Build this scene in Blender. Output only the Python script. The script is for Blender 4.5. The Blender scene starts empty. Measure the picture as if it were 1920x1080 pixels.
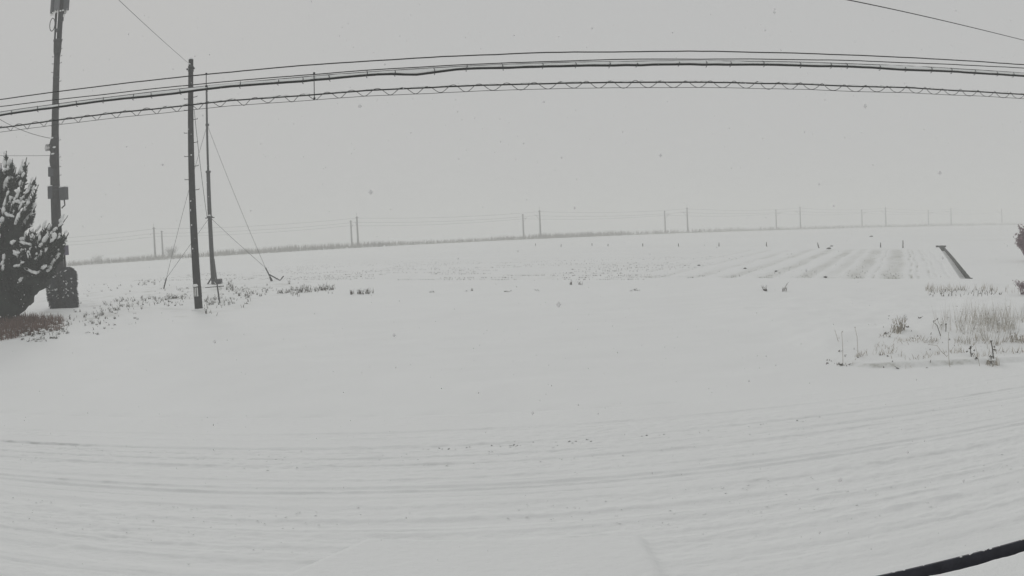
import bpy, math, random
import numpy as np
from mathutils import Vector, Matrix, noise as mnoise

random.seed(7); rng = np.random.default_rng(7)
R = math.radians
sc = bpy.context.scene
C = sc.collection

# ------------------------------------------------------------------ camera (wide security camera lens, equidistant)
CAM_Z = 2.9; PITCH = R(4.586); ROLL = R(2.493); FPX = 1373.0
cam_d = bpy.data.cameras.new('security_camera'); cam = bpy.data.objects.new('security_camera', cam_d); C.objects.link(cam)
cam_d.type = 'PANO'
cam_d.panorama_type = 'FISHEYE_LENS_POLYNOMIAL'
cam_d.sensor_width = 36.0; cam_d.sensor_height = 20.25; cam_d.sensor_fit = 'HORIZONTAL'
cam_d.fisheye_polynomial_k0 = 0.0
cam_d.fisheye_polynomial_k1 = -1.0 / (FPX / 1920.0 * 36.0)
cam_d.fisheye_polynomial_k2 = 0.0; cam_d.fisheye_polynomial_k3 = 0.0; cam_d.fisheye_polynomial_k4 = 0.0
cam_d.fisheye_fov = math.pi
cam_d.clip_start = 0.05; cam_d.clip_end = 6000
fwd = Vector((0, math.cos(PITCH), -math.sin(PITCH))); up0 = Vector((0, math.sin(PITCH), math.cos(PITCH))); rt0 = Vector((1, 0, 0))
rt = rt0 * math.cos(ROLL) - up0 * math.sin(ROLL); up = rt0 * math.sin(ROLL) + up0 * math.cos(ROLL)
m = Matrix((rt, up, -fwd)).transposed().to_4x4(); m.translation = (0, 0, CAM_Z)
cam.matrix_world = m
sc.camera = cam

# ------------------------------------------------------------------ overcast sky, faint soft sun, exposure
SKY = 0.495
SUN_EL, SUN_AZ = R(27), R(-28)
w = bpy.data.worlds.new('World'); sc.world = w; w.use_nodes = True
nt = w.node_tree; nt.nodes.clear()
def N(t, kind, **kw):
    n = t.nodes.new(kind)
    for k, v in kw.items(): setattr(n, k, v)
    return n
sky = N(nt, 'ShaderNodeTexSky', sky_type='NISHITA', sun_disc=False)
sky.sun_elevation = SUN_EL; sky.sun_rotation = SUN_AZ
sky.air_density = 2.0; sky.dust_density = 5.0
mixn = N(nt, 'ShaderNodeMix', data_type='RGBA')
mixn.inputs[0].default_value = 0.997           # cloud deck covers nearly all of the clear sky
mixn.inputs[7].default_value = (SKY * 10 * .998, SKY * 10 * 1.002, SKY * 10 * 1.0, 1)
nt.links.new(sky.outputs[0], mixn.inputs[6])
bg = N(nt, 'ShaderNodeBackground'); bg.inputs[1].default_value = 0.1
nt.links.new(mixn.outputs[2], bg.inputs[0])
wo = N(nt, 'ShaderNodeOutputWorld'); nt.links.new(bg.outputs[0], wo.inputs[0])
sun_d = bpy.data.lights.new('sun', 'SUN'); sun_d.energy = 0.65; sun_d.angle = R(14); sun_d.color = (1, .985, .96)
sun = bpy.data.objects.new('sun', sun_d); C.objects.link(sun)
sdir = Vector((math.sin(SUN_AZ) * math.cos(SUN_EL), math.cos(SUN_AZ) * math.cos(SUN_EL), math.sin(SUN_EL)))
sun.rotation_euler = sdir.to_track_quat('Z', 'Y').to_euler()
sc.view_settings.view_transform = 'Standard'; sc.view_settings.look = 'None'
sc.view_settings.exposure = 0.0; sc.view_settings.gamma = 1.0; sc.view_settings.use_curve_mapping = False
sc.render.engine = 'CYCLES'
sc.cycles.max_bounces = 6; sc.cycles.diffuse_bounces = 3; sc.cycles.volume_bounces = 2
sc.cycles.use_denoising = True

# ------------------------------------------------------------------ helpers
def ray(px, py):
    """direction through a pixel of the 1920x1080 photograph"""
    dx = px - 960; dy = 540 - py; r = math.hypot(dx, dy); th = r / FPX; ph = math.atan2(dy, dx) - ROLL
    x = math.sin(th) * math.cos(ph); zu = math.sin(th) * math.sin(ph); yf = math.cos(th)
    c, s = math.cos(PITCH), math.sin(PITCH)
    return Vector((x, c * yf + s * zu, -s * yf + c * zu))
def at(px, py, Y):
    d = ray(px, py); return Vector((d.x / d.y * Y, Y, CAM_Z + d.z / d.y * Y))

def vnoise(x, y, seed=0):
    x = np.asarray(x, float) + seed * 17.31; y = np.asarray(y, float) + seed * 9.77
    xi = np.floor(x).astype(np.int64); yi = np.floor(y).astype(np.int64)
    fx = x - xi; fy = y - yi
    fx = fx * fx * (3 - 2 * fx); fy = fy * fy * (3 - 2 * fy)
    def h(i, j):
        v = np.sin(i * 127.1 + j * 311.7 + seed * 74.7) * 43758.5453
        return v - np.floor(v)
    a = h(xi, yi); b = h(xi + 1, yi); c = h(xi, yi + 1); d = h(xi + 1, yi + 1)
    return ((a * (1 - fx) + b * fx) * (1 - fy) + (c * (1 - fx) + d * fx) * fy) * 2 - 1
def fbm(x, y, seed=0, oct=3):
    r = 0; a = 1.0
    for o in range(oct):
        r = r + a * vnoise(x * 2 ** o, y * 2 ** o, seed + o); a *= .5
    return r
def sstep(v): v = np.clip(v, 0, 1); return v * v * (3 - 2 * v)

# field axes: rows run along azimuth 32 degrees
E1 = np.array([math.sin(R(32)), math.cos(R(32))]); E2 = np.array([math.cos(R(32)), -math.sin(R(32))])
FS0 = 30.0
def ground_z(x, y):
    x = np.asarray(x, float); y = np.asarray(y, float)
    z = .45 * sstep((y - 10.6) / 15.0)
    # ploughed up bank on the right, with a small step down to the yard
    yb = 12.82 - .215 * (x - 6.4) + .05 * fbm(x * 1.3, x * 0, 3)
    yb = yb + 2.2 * sstep((6.9 - x) / 1.2) ** 1
    bm = sstep((x - 4.6) / 3.2)
    st = .08 * sstep((y - yb) / .07) * sstep((x - 6.0) / .7) + .20 * sstep((y - yb - .1) / 2.4)
    st = st * (1 - sstep((y - yb - 4) / 7))
    z = z + bm * st
    lump = (fbm(x * .9, y * .9, 5) * .045 + fbm(x * 3, y * 3, 8) * .012) * sstep((y - yb) / .5) * bm * (1 - sstep((y - 21) / 4))
    z = z + lump
    # weedy verge on the left
    lm = sstep((-9.5 - x) / 3) * sstep((y - 24) / 4) * (1 - sstep((y - 46) / 4))
    z = z + lm * (fbm(x * .8, y * .8, 11) * .035 + .02)
    z = z + fbm(x * .16, y * .16, 15) * .02 * sstep((y - 11.2) / 5) + .012 * fbm(x * .7, y * 1.6, 19) * sstep((y - 11.6) / 2)
    # the field falls away towards the far right, as the railway does
    u = x * .9162 + y * .4007; n = -x * .4007 + y * .9162
    z = z - .0038 * np.clip(u, -50, 400) * sstep((n - 50) / 115)
    return z
_tx = np.arange(-45, 60.01, .1); _ty = np.arange(3, 72.01, .1); _TZ = ground_z(*np.meshgrid(_tx, _ty, indexing='ij')).tolist()
def gz(x, y):
    u = (x + 45) * 10; v = (y - 3) * 10; i = int(math.floor(u)); j = int(math.floor(v))
    if i < 0 or j < 0 or i >= len(_tx) - 1 or j >= len(_ty) - 1: return float(ground_z(x, y))
    u -= i; v -= j; a = _TZ[i]; b = _TZ[i + 1]
    return (a[j] * (1 - u) + b[j] * u) * (1 - v) + (a[j + 1] * (1 - u) + b[j + 1] * u) * v
def ground(px, py):
    d = ray(px, py); t = (CAM_Z - .3) / -d.z
    for _ in range(12):
        zz = gz(d.x * t, d.y * t); t = (CAM_Z - zz) / -d.z
    return Vector((d.x * t, d.y * t, gz(d.x * t, d.y * t)))

# ------------------------------------------------------------------ materials
def mat(name, col, rough=.8, metal=0, var=.15, scale=6, bump=.0, bscale=40, spec=.3):
    m = bpy.data.materials.new(name); m.use_nodes = True; t = m.node_tree
    b = t.nodes['Principled BSDF']; b.inputs['Roughness'].default_value = rough; b.inputs['Metallic'].default_value = metal
    b.inputs['Specular IOR Level'].default_value = spec
    tc = N(t, 'ShaderNodeTexCoord'); n = N(t, 'ShaderNodeTexNoise'); n.inputs['Scale'].default_value = scale; n.inputs['Detail'].default_value = 4
    t.links.new(tc.outputs['Object'], n.inputs['Vector'])
    cr = N(t, 'ShaderNodeValToRGB')
    cr.color_ramp.elements[0].color = (*[c * (1 - var) for c in col], 1); cr.color_ramp.elements[1].color = (*[min(1, c * (1 + var)) for c in col], 1)
    cr.color_ramp.elements[0].position = .3; cr.color_ramp.elements[1].position = .7
    t.links.new(n.outputs[0], cr.inputs[0]); t.links.new(cr.outputs[0], b.inputs['Base Color'])
    if bump:
        n2 = N(t, 'ShaderNodeTexNoise'); n2.inputs['Scale'].default_value = bscale; n2.inputs['Detail'].default_value = 5
        t.links.new(tc.outputs['Object'], n2.inputs['Vector'])
        bp = N(t, 'ShaderNodeBump'); bp.inputs['Strength'].default_value = bump; bp.inputs['Distance'].default_value = .02
        t.links.new(n2.outputs[0], bp.inputs['Height']); t.links.new(bp.outputs[0], b.inputs['Normal'])
    return m

def snow_mat(name, attr=None, dirt=(.12, .12, .09), bump=.35, bscale=9, stretch=None):
    m = mat(name, (.86, .87, .865), rough=.9, var=.012, scale=.7, spec=.2)
    t = m.node_tree; b = t.nodes['Principled BSDF']; tc = [n for n in t.nodes if n.type == 'TEX_COORD'][0]
    src = tc.outputs['Object']
    if stretch:
        mp = N(t, 'ShaderNodeMapping'); mp.inputs['Scale'].default_value = stretch; t.links.new(src, mp.inputs[0]); src = mp.outputs[0]
    n2 = N(t, 'ShaderNodeTexNoise'); n2.inputs['Scale'].default_value = bscale; n2.inputs['Detail'].default_value = 6; n2.inputs['Roughness'].default_value = .6
    t.links.new(src, n2.inputs['Vector'])
    bp = N(t, 'ShaderNodeBump'); bp.inputs['Strength'].default_value = bump; bp.inputs['Distance'].default_value = .02
    t.links.new(n2.outputs[0], bp.inputs['Height']); t.links.new(bp.outputs[0], b.inputs['Normal'])
    if attr:
        a = N(t, 'ShaderNodeAttribute', attribute_name=attr)
        n3 = N(t, 'ShaderNodeTexNoise'); n3.inputs['Scale'].default_value = 7; n3.inputs['Detail'].default_value = 6; n3.inputs['Roughness'].default_value = .7
        t.links.new(tc.outputs['Object'], n3.inputs['Vector'])
        mr = N(t, 'ShaderNodeMapRange'); mr.inputs[1].default_value = .35; mr.inputs[2].default_value = .65; mr.inputs[3].default_value = .35; mr.inputs[4].default_value = 1.5
        t.links.new(n3.outputs[0], mr.inputs[0])
        mu = N(t, 'ShaderNodeMath', operation='MULTIPLY', use_clamp=True); t.links.new(a.outputs['Fac'], mu.inputs[0]); t.links.new(mr.outputs[0], mu.inputs[1])
        mx = N(t, 'ShaderNodeMix', data_type='RGBA'); mx.inputs[7].default_value = (*dirt, 1)
        old = b.inputs['Base Color'].links[0].from_socket
        t.links.new(old, mx.inputs[6]); t.links.new(mu.outputs[0], mx.inputs[0]); t.links.new(mx.outputs[2], b.inputs['Base Color'])
    return m

M = {}
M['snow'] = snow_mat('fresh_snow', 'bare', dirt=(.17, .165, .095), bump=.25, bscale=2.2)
M['road'] = snow_mat('driven_snow', 'bare', dirt=(.10, .10, .10), bump=.7, bscale=11, stretch=(.5, 1.2, 1))
M['clump'] = snow_mat('settled_snow', None, bump=.3, bscale=30)
M['concrete'] = mat('weathered_wet_concrete', (.034, .034, .035), .75, var=.35, scale=5, bump=.3, bscale=60)
M['concrete_l'] = mat('old_channel_concrete', (.075, .08, .075), .9, var=.75, scale=1.6, bump=.4, bscale=20)
M['steel'] = mat('dull_galvanised_steel', (.06, .063, .066), .55, metal=.3, var=.2)
M['dark_steel'] = mat('dark_painted_steel', (.02, .021, .025), .5, var=.2)
M['box'] = mat('grey_equipment_paint', (.07, .074, .082), .55, var=.12)
M['box_p'] = mat('purplish_grey_plastic', (.10, .09, .13), .6, var=.12)
M['antenna'] = mat('pale_grey_radome', (.14, .145, .155), .5, var=.15)
M['rubber'] = mat('black_cable_sheath', (.012, .012, .012), .5, var=.1)
M['wire'] = mat('bare_wire', (.05, .05, .05), .5, var=.1)
M['plate'] = mat('black_plate', (.03, .03, .032), .5, var=.1)
M['white'] = mat('white_stripe_paint', (.72, .72, .7), .6, var=.06)
M['needle'] = mat('dark_juniper_needles', (.016, .024, .018), .8, var=.5, scale=3)
M['bark'] = mat('juniper_bark', (.045, .035, .03), .9, var=.3, bump=.4)
M['weed'] = mat('dead_dark_weed', (.095, .085, .07), .85, var=.45, scale=5)
M['tan'] = mat('pale_dry_grass', (.44, .41, .36), .85, var=.35, scale=4)
M['red'] = mat('reddish_dry_grass', (.17, .115, .095), .85, var=.4, scale=3)
M['pink'] = mat('pinkish_winter_leaves', (.19, .12, .14), .8, var=.35, scale=5)
M['reed'] = mat('distant_dry_reeds', (.13, .115, .085), .9, var=.4, scale=.2)
M['ivy'] = mat('dark_netted_shrub', (.03, .035, .04), .75, var=.45, scale=6)
M['gutter'] = mat('dark_painted_gutter', (.05, .052, .065), .45, var=.25, scale=12, bump=.1)
M['crumb'] = mat('dirty_slush', (.07, .07, .065), .9, var=.4)
M['flake'] = mat('snowflake', (.8, .8, .8), .9, var=.02)
M['ballast'] = mat('dark_ballast', (.09, .085, .075), .9, var=.3, scale=.5)
M['wood'] = mat('wet_wooden_stake', (.05, .045, .04), .8, var=.3)

class MB:
    def __init__(s): s.v = []; s.f = []
    def add(s, vs, fs):
        o = len(s.v); s.v += [tuple(v) for v in vs]; s.f += [tuple(i + o for i in f) for f in fs]
    def tube(s, pts, rad, n=8, cap=True):
        pts = [Vector(p) for p in pts]
        if not hasattr(rad, '__len__'): rad = [rad] * len(pts)
        vs = []; prev = None
        for i, p in enumerate(pts):
            a = pts[max(i - 1, 0)]; b = pts[min(i + 1, len(pts) - 1)]; t = (b - a)
            t = t.normalized() if t.length > 1e-9 else Vector((0, 0, 1))
            if prev is None: u = t.orthogonal().normalized()
            else:
                u = prev - t * prev.dot(t); u = u.normalized() if u.length > 1e-6 else t.orthogonal().normalized()
            prev = u; v = t.cross(u)
            for k in range(n):
                an = 2 * math.pi * k / n; vs.append(p + (u * math.cos(an) + v * math.sin(an)) * rad[i])
        fs = [(i * n + k, i * n + (k + 1) % n, (i + 1) * n + (k + 1) % n, (i + 1) * n + k) for i in range(len(pts) - 1) for k in range(n)]
        if cap: fs += [tuple(reversed(range(n))), tuple((len(pts) - 1) * n + k for k in range(n))]
        s.add(vs, fs); return s
    def box(s, c, d, rz=0, bev=0.0):
        c = Vector(c); x, y, z = d[0] / 2, d[1] / 2, d[2] / 2; b = min(bev, x * .9, y * .9)
        if b > 0:
            ring = [(-x + b, -y), (x - b, -y), (x, -y + b), (x, y - b), (x - b, y), (-x + b, y), (-x, y - b), (-x, -y + b)]
        else: ring = [(-x, -y), (x, -y), (x, y), (-x, y)]
        n = len(ring); ca, sa = math.cos(rz), math.sin(rz)
        vs = [(c.x + px * ca - py * sa, c.y + px * sa + py * ca, c.z + zz) for zz in (-z, z) for px, py in ring]
        fs = [(k, (k + 1) % n, n + (k + 1) % n, n + k) for k in range(n)] + [tuple(reversed(range(n))), tuple(range(n, 2 * n))]
        s.add(vs, fs); return s
    def blob(s, c, r, sub=1, amp=.15, rot=None):
        c = Vector(c); vs, fs = ICO[sub]; r = Vector(r) if hasattr(r, '__len__') else Vector((r, r, r)); sd = Vector((random.random() * 50, random.random() * 50, 0))
        out = []
        for v in vs:
            k = 1 + amp * mnoise.noise(v * 1.7 + sd) * 2
            q = Vector((v.x * r.x * k, v.y * r.y * k, v.z * r.z * k))
            if rot is not None: q = rot @ q
            out.append(c + q)
        s.add(out, fs); return s
    def spike(s, a, b, wd):
        a = Vector(a); b = Vector(b); t = (b - a).normalized(); u = t.orthogonal().normalized(); v = t.cross(u)
        an = random.random() * 6; u, v = u * math.cos(an) + v * math.sin(an), v * math.cos(an) - u * math.sin(an)
        m_ = a + (b - a) * .35
        s.add([a, m_ + u * wd, m_ - u * .5 * wd + v * .87 * wd, m_ - u * .5 * wd - v * .87 * wd, b], [(0, 2, 1), (0, 3, 2), (0, 1, 3), (1, 2, 4), (2, 3, 4), (3, 1, 4)])
    def blade(s, a, b, wd, bend=0):
        a = Vector(a); b = Vector(b); an = random.random() * math.pi; u = Vector((math.cos(an), math.sin(an), 0)) * wd
        m_ = (a + b) / 2 + Vector((math.cos(an * 2), math.sin(an * 2), 0)) * bend
        s.add([a - u, a + u, m_ + u * .8, m_ - u * .8, b], [(0, 1, 2, 3), (3, 2, 4)])
    def build(s, name, material, parent=None, smooth=False, loc=None):
        me = bpy.data.meshes.new(name)
        vs = s.v
        if loc is not None:
            L = Vector(loc); vs = [(v[0] - L.x, v[1] - L.y, v[2] - L.z) for v in vs]
        me.from_pydata(vs, [], s.f); me.materials.append(material)
        if smooth: me.polygons.foreach_set('use_smooth', [True] * len(me.polygons))
        o = bpy.data.objects.new(name, me); C.objects.link(o)
        if loc is not None and parent is None: o.location = loc
        if parent is not None: o.parent = parent
        return o
import bmesh
ICO = {}
for k_ in (1, 2, 3):
    bm_ = bmesh.new(); bmesh.ops.create_icosphere(bm_, subdivisions=k_, radius=1); bm_.verts.ensure_lookup_table()
    ICO[k_] = ([v.co.copy() for v in bm_.verts], [tuple(v.index for v in f.verts) for f in bm_.faces]); bm_.free()

def tag(o, label=None, cat=None, group=None, kind=None):
    if label: o['label'] = label
    if cat: o['category'] = cat
    if group: o['group'] = group
    if kind: o['kind'] = kind
    return o
def thing(name, label, cat, loc, group=None):
    o = bpy.data.objects.new(name, None); C.objects.link(o); o.location = loc; o.empty_display_size = .2
    return tag(o, label, cat, group)
def part(mb, name, material, root, smooth=False):
    o = mb.build(name, material, root, smooth, loc=root.location)
    if name in ('leaves', 'snow_caps', 'snow_crust', 'frost_crust', 'snow_flecks', 'snow_load', 'stems', 'seed_heads', 'twigs', 'crown', 'foliage_leaves'): o['kind'] = 'stuff'
    return o

def grid_mesh(name, X, Y, Z, material, attr=None, smooth=True):
    ni, nj = X.shape
    co = np.stack([X, Y, Z], -1).reshape(-1, 3)
    i, j = np.meshgrid(np.arange(ni - 1), np.arange(nj - 1), indexing='ij'); a = (i * nj + j).ravel()
    q = np.stack([a, a + nj, a + nj + 1, a + 1], -1)
    me = bpy.data.meshes.new(name); me.vertices.add(len(co)); me.vertices.foreach_set('co', co.ravel())
    me.loops.add(q.size); me.loops.foreach_set('vertex_index', q.ravel().astype(np.int32))
    me.polygons.add(len(q)); me.polygons.foreach_set('loop_start', np.arange(0, q.size, 4, dtype=np.int32))
    me.update(); me.validate()
    if smooth: me.polygons.foreach_set('use_smooth', np.ones(len(me.polygons), bool))
    if attr is not None:
        at_ = me.attributes.new('bare', 'FLOAT', 'POINT'); at_.data.foreach_set('value', attr.ravel().astype(np.float32))
    me.materials.append(material)
    o = bpy.data.objects.new(name, me); C.objects.link(o); o['kind'] = 'structure'
    return o

# ------------------------------------------------------------------ setting: snow ground with field, furrows and ditch
def axis(*segs):
    out = [segs[0][0]]
    for a, b, d in segs:
        n = max(1, round((b - a) / d)); out += list(np.linspace(a, b, n + 1)[1:])
    return out
grow = lambda a, b, n: list(np.sign(b) * np.geomspace(abs(a), abs(b), n))
DS0, DS1, DT0, DT1 = 31.2, 64.6, 1.74, 2.24
S = sorted(set(np.round(grow(-60, -1500, 16)[::-1] + axis((-60, 0, 4.), (0, 11, .5), (11, 27, .1), (27, 67, .2), (67, 110, .6)) + grow(110, 1550, 46)[1:] + [DS0, DS0 + .02, DS1, DS1 - .02], 4)))
T = sorted(set(np.round(grow(-70, -1550, 40)[::-1] + axis((-70, -20, .5), (-20, -3, .14), (-3, 9, .08), (9, 30, .3), (30, 60, 1.)) + grow(60, 1550, 34)[1:] + [DT0, DT0 + .02, DT1, DT1 - .02], 4)))
S = np.array(S); T = np.array(T)
SS, TT = np.meshgrid(S, T, indexing='ij')
GX = SS * E1[0] + TT * E2[0]; GY = SS * E1[1] + TT * E2[1]
GZ = ground_z(GX, GY)
GZ = np.where((GY < 11.15), GZ - .12 * sstep((11.15 - GY) / .15), GZ)
bare = np.zeros_like(GZ)  # soil tint; also holds painted shade at the bank lip and ditch floor
infield = sstep((SS - 31.2 + .35 * vnoise(TT * .6, TT * 0, 2)) / .4) * (1 - sstep((SS - 59 - 1.3 * vnoise(TT * .5, TT * 0, 4)) / 3)) * (TT < 1.65)
tw = TT + .10 * vnoise(SS * .25, TT * .2, 21) + .02 * (SS - 40)
for c_, wd, k in [(-1.35, .46, .34), (-2.95, .42, .30), (-4.1, .30, .16), (-5.2, .34, .30), (-6.9, .36, .26), (-8.6, .34, .2), (-10.3, .30, .14), (-12.1, .24, .10), (-13.9, .2, .08), (-15.8, .2, .06), (-17.6, .2, .05), (-19.6, .2, .04)]:
    prof = np.exp(-((tw - c_) / wd) ** 4) * infield
    brk = np.clip(.75 + .5 * fbm(SS * .35, tw * 1.5, int(abs(c_) * 10)), .15, 1.4)
    bare = np.maximum(bare, prof * k * brk)
    GZ = GZ - prof * .03
for c_, wd, k in [(-.52, .05, .5), (-.22, .045, .4), (.35, .05, .34), (.62, .04, .16), (1.15, .04, .14), (-3.5, .05, .22), (-2.2, .05, .26)]:
    prof = np.exp(-((tw - c_ - .03) / wd) ** 2) * infield
    brk = np.clip(.4 + 1.1 * fbm(SS * .9, tw, int(abs(c_) * 90)), 0, 1.3)
    bare = np.maximum(bare, prof * k * brk); GZ = GZ - prof * .03
# faint long rows across the rest of the field, running along the near edge
rows = sstep((SS - 29) / 2) * (1 - sstep((SS - 62) / 40)) * sstep((-10 - TT) / 8)
GZ = GZ + rows * .02 * np.sin(SS * 2 * math.pi / 1.45 + .6 * vnoise(TT * .05, SS * .1, 31))
bare = np.maximum(bare, rows * .07 * np.clip(np.sin(SS * 2 * math.pi / 1.45), 0, 1) * np.clip(fbm(SS * .3, TT * .08, 33) + .4, 0, 1))
bare = np.maximum(bare, .035 * sstep((SS - 60) / 10) * (1 - sstep((SS - 200) / 60)) * np.clip(fbm(SS * .22, TT * .025, 41), 0, 1))
# furrow ends: dark clods where the rows begin
ends = np.exp(-((SS - 31.9) / .35) ** 2) * np.clip(fbm(TT * 1.2, SS * 2, 51), 0, 1) * (TT < -.8) * (TT > -14)
bare = np.maximum(bare, ends * .4)
dit = (SS > DS0 + .01) & (SS < DS1 - .01) & (TT > DT0 + .01) & (TT < DT1 - .01)
GZ = np.where(dit, GZ - .32 + .05 * vnoise(SS * 1.1, TT * 3, 61), GZ)
bare = np.where(dit, .10, bare)  # even tint painted on the ditch floor to deepen its shade
# shade line under the lip of the right hand bank, painted as dark tint
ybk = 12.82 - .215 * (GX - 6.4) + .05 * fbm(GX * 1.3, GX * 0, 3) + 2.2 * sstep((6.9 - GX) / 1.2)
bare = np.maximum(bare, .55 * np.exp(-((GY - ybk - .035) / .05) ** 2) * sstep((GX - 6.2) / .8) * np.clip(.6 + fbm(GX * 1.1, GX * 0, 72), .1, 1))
# verge soil showing among the weeds
vm = sstep((-9.8 - GX) / 2) * sstep((GY - 23) / 2) * (1 - sstep((GY - 42) / 4)) * sstep((GX + 30) / 5)
bare = np.maximum(bare, vm * .30 * np.clip(fbm(GX * 1.6, GY * 1.1, 71) - .3, 0, 1))
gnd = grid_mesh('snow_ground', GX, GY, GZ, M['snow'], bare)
gnd['label'] = 'flat snow covered yard and crop field'

# road and verge in front, driven over, as a finer sheet
xs = np.linspace(-15, 15, 700); ys = np.linspace(3.4, 11.5, 400)
RX, RY = np.meshgrid(xs, ys, indexing='ij')
yy = RY - .035 * RX + .05 * vnoise(RX * .12, RX * 0, 81)       # along-road coordinate, tyres wander a little
yy = yy - .0018 * RX ** 2 * (RY < 20)
RZ = ground_z(RX, RY)
rb = np.zeros_like(RZ)
def rut(c_, wd, d, dirt=.0, seed=0, rough=.5):
    global RZ, rb
    c2 = c_ + .03 * vnoise(RX * .35, RX * 0, seed)
    p = np.exp(-((yy - c2) / wd) ** 4)
    br = np.clip(.7 + .5 * fbm(RX * .25, RX * 0 + seed, seed), .1, 1.3)
    d = d * (.75 if c_ > 7.5 else .6)
    RZ = RZ - d * p * br
    for sg in (-1, 1):
        e = np.exp(-((yy - c2 - sg * wd * 1.35) / (wd * .33)) ** 2)
        RZ = RZ + e * d * .55 * np.clip(.5 + fbm(RX * 2.2, yy * 9, seed + 3) * rough, 0, 1.5)
    # scuffed crumbly edge
    e = np.exp(-((yy - c2 - wd) / (wd * .35)) ** 2)
    rb = np.maximum(rb, dirt * e * np.clip(fbm(RX * 3.5, yy * 14, seed + 7) + .15, 0, 1) * np.clip(fbm(RX * .3, RX * 0, seed + 9) + .35, 0, 1))
rut(10.35, .12, .012, .12, 1); rut(9.62, .11, .020, .38, 2); rut(9.15, .09, .013, .12, 3)
rut(8.80, .10, .020, .12, 4); rut(8.28, .07, .018, .10, 5); rut(8.02, .06, .030, .26, 6); rut(7.86, .05, .020, .22, 7)
rut(7.30, .14, .026, .25, 8); rut(6.92, .10, .022, .15, 9); rut(6.55, .10, .026, .14, 10, .9); rut(6.30, .06, .018, .2, 11)
rut(5.95, .12, .024, .12, 12, .9); rut(5.55, .10, .018, .1, 13); rut(5.1, .14, .018, .08, 14)
rs_ = random.Random(4)
for k in range(11):
    rut(rs_.uniform(5.3, 10.0), rs_.uniform(.012, .03), rs_.uniform(.006, .013), rs_.uniform(0, .12), 20 + k * 5, .8)
onroad = sstep((10.8 - yy) / .5) * sstep((yy - 3.2) / .5)
mess = sstep((7.4 - yy) / .8) * sstep((yy - 5.0) / .6)
band = np.clip(vnoise(RX * .15, yy * 2.6, 90) + .25, 0, 1)          # churned strips between smooth ones
RZ = RZ + onroad * (.003 * fbm(RX * .3, yy * 1.6, 91) + .002 * fbm(RX * 5, yy * 8, 93) + (.008) * band * fbm(RX * 12, yy * 20, 94))
chop = np.clip(fbm(RX * .8, yy * 3.2, 95), 0, 1)
RZ = RZ + mess * .015 * chop * fbm(RX * 5, yy * 11, 97)
RZ = RZ + onroad * (1 - mess) * .010 * np.clip(fbm(RX * .5, yy * 3.0, 98), 0, 1) * fbm(RX * 6, yy * 9, 99)
# smooth untouched slab of snow over the entrance apron
ax0 = -1.50 - (6.42 - RY) * .72; ax1 = 1.16 + (6.3 - RY) * .05
top = 6.40 - .06 * RX + .03 * vnoise(RX * 1.5, RX * 0, 101)
am = sstep((RX - ax0) / .05) * sstep((ax1 - RX) / .12) * sstep((top - RY) / .10)
RZ = RZ * (1 - am) + am * (.055 + .004 * fbm(RX * .6, RY * .6, 103)); rb = rb * (1 - am)
edge = sstep((RY - 11.3) / .2)
RZ = RZ + .004 - edge * .03
rb = rb * (1 - sstep((yy - 10.7) / .3))
road = grid_mesh('snowy_road', RX, RY, RZ, M['road'], rb)
road['label'] = 'road under snow rutted by tyre tracks'

# concrete lining of the field ditch: right wall and far headwall
def st(s, t): return np.array([s * E1[0] + t * E2[0], s * E1[1] + t * E2[1]])
dm = MB(); nseg = 90; vs = []; fs = []
for i in range(nseg + 1):
    s_ = DS0 + .03 + (DS1 - DS0 - .06) * i / nseg; p = st(s_, DT1 - .03); z = gz(*p)
    p2 = st(s_, DT1 + .05)
    vs += [(p[0], p[1], z - .30), (p[0], p[1], z - .01 + .02 * mnoise.noise(Vector((s_ * 2, 0, 0)))), (p2[0], p2[1], z - .02)]
for i in range(nseg):
    a = i * 3; fs += [(a, a + 1, a + 4, a + 3), (a + 1, a + 2, a + 5, a + 4)]
dm.add(vs, fs)
a = st(DS1 - .03, DT0 + .02); b = st(DS1 - .03, DT1 - .03); z = gz(*a)
dm.add([(a[0], a[1], z - .4), (b[0], b[1], z - .4), (b[0], b[1], z + .03), (a[0], a[1], z + .03)], [(0, 1, 2, 3)])
b2 = st(DS1 - .05, DT0 - .25); b3 = st(DS1 - .05, DT1 + .08)
dm.box(((b2[0] + b3[0]) / 2, (b2[1] + b3[1]) / 2, z + .06), (.9, .12, .16), rz=-R(32))
dm.box((st(DS0 + .05, DT1 - .05)[0], st(DS0 + .05, DT1 - .05)[1], gz(*st(DS0, DT1)) - .12), (.16, .10, .3), rz=-R(32))
do = dm.build('drainage_ditch', M['concrete_l']); tag(do, 'open concrete drainage ditch cut through the snowy field', kind='structure')

# ------------------------------------------------------------------ railway line far behind: poles, wires, reeds
RA = R(23.62); RU = np.array([math.cos(RA), math.sin(RA)]); RN = np.array([-math.sin(RA), math.cos(RA)])
RD, RS0, RG = 178.36, -12.9, -.1906
def rail(i, off=0.0): 
    p = RN * (RD + off) + RU * (RS0 + 50 * i); return p
def rail_z(i): return .45 + RG * max(i, -1)
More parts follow.
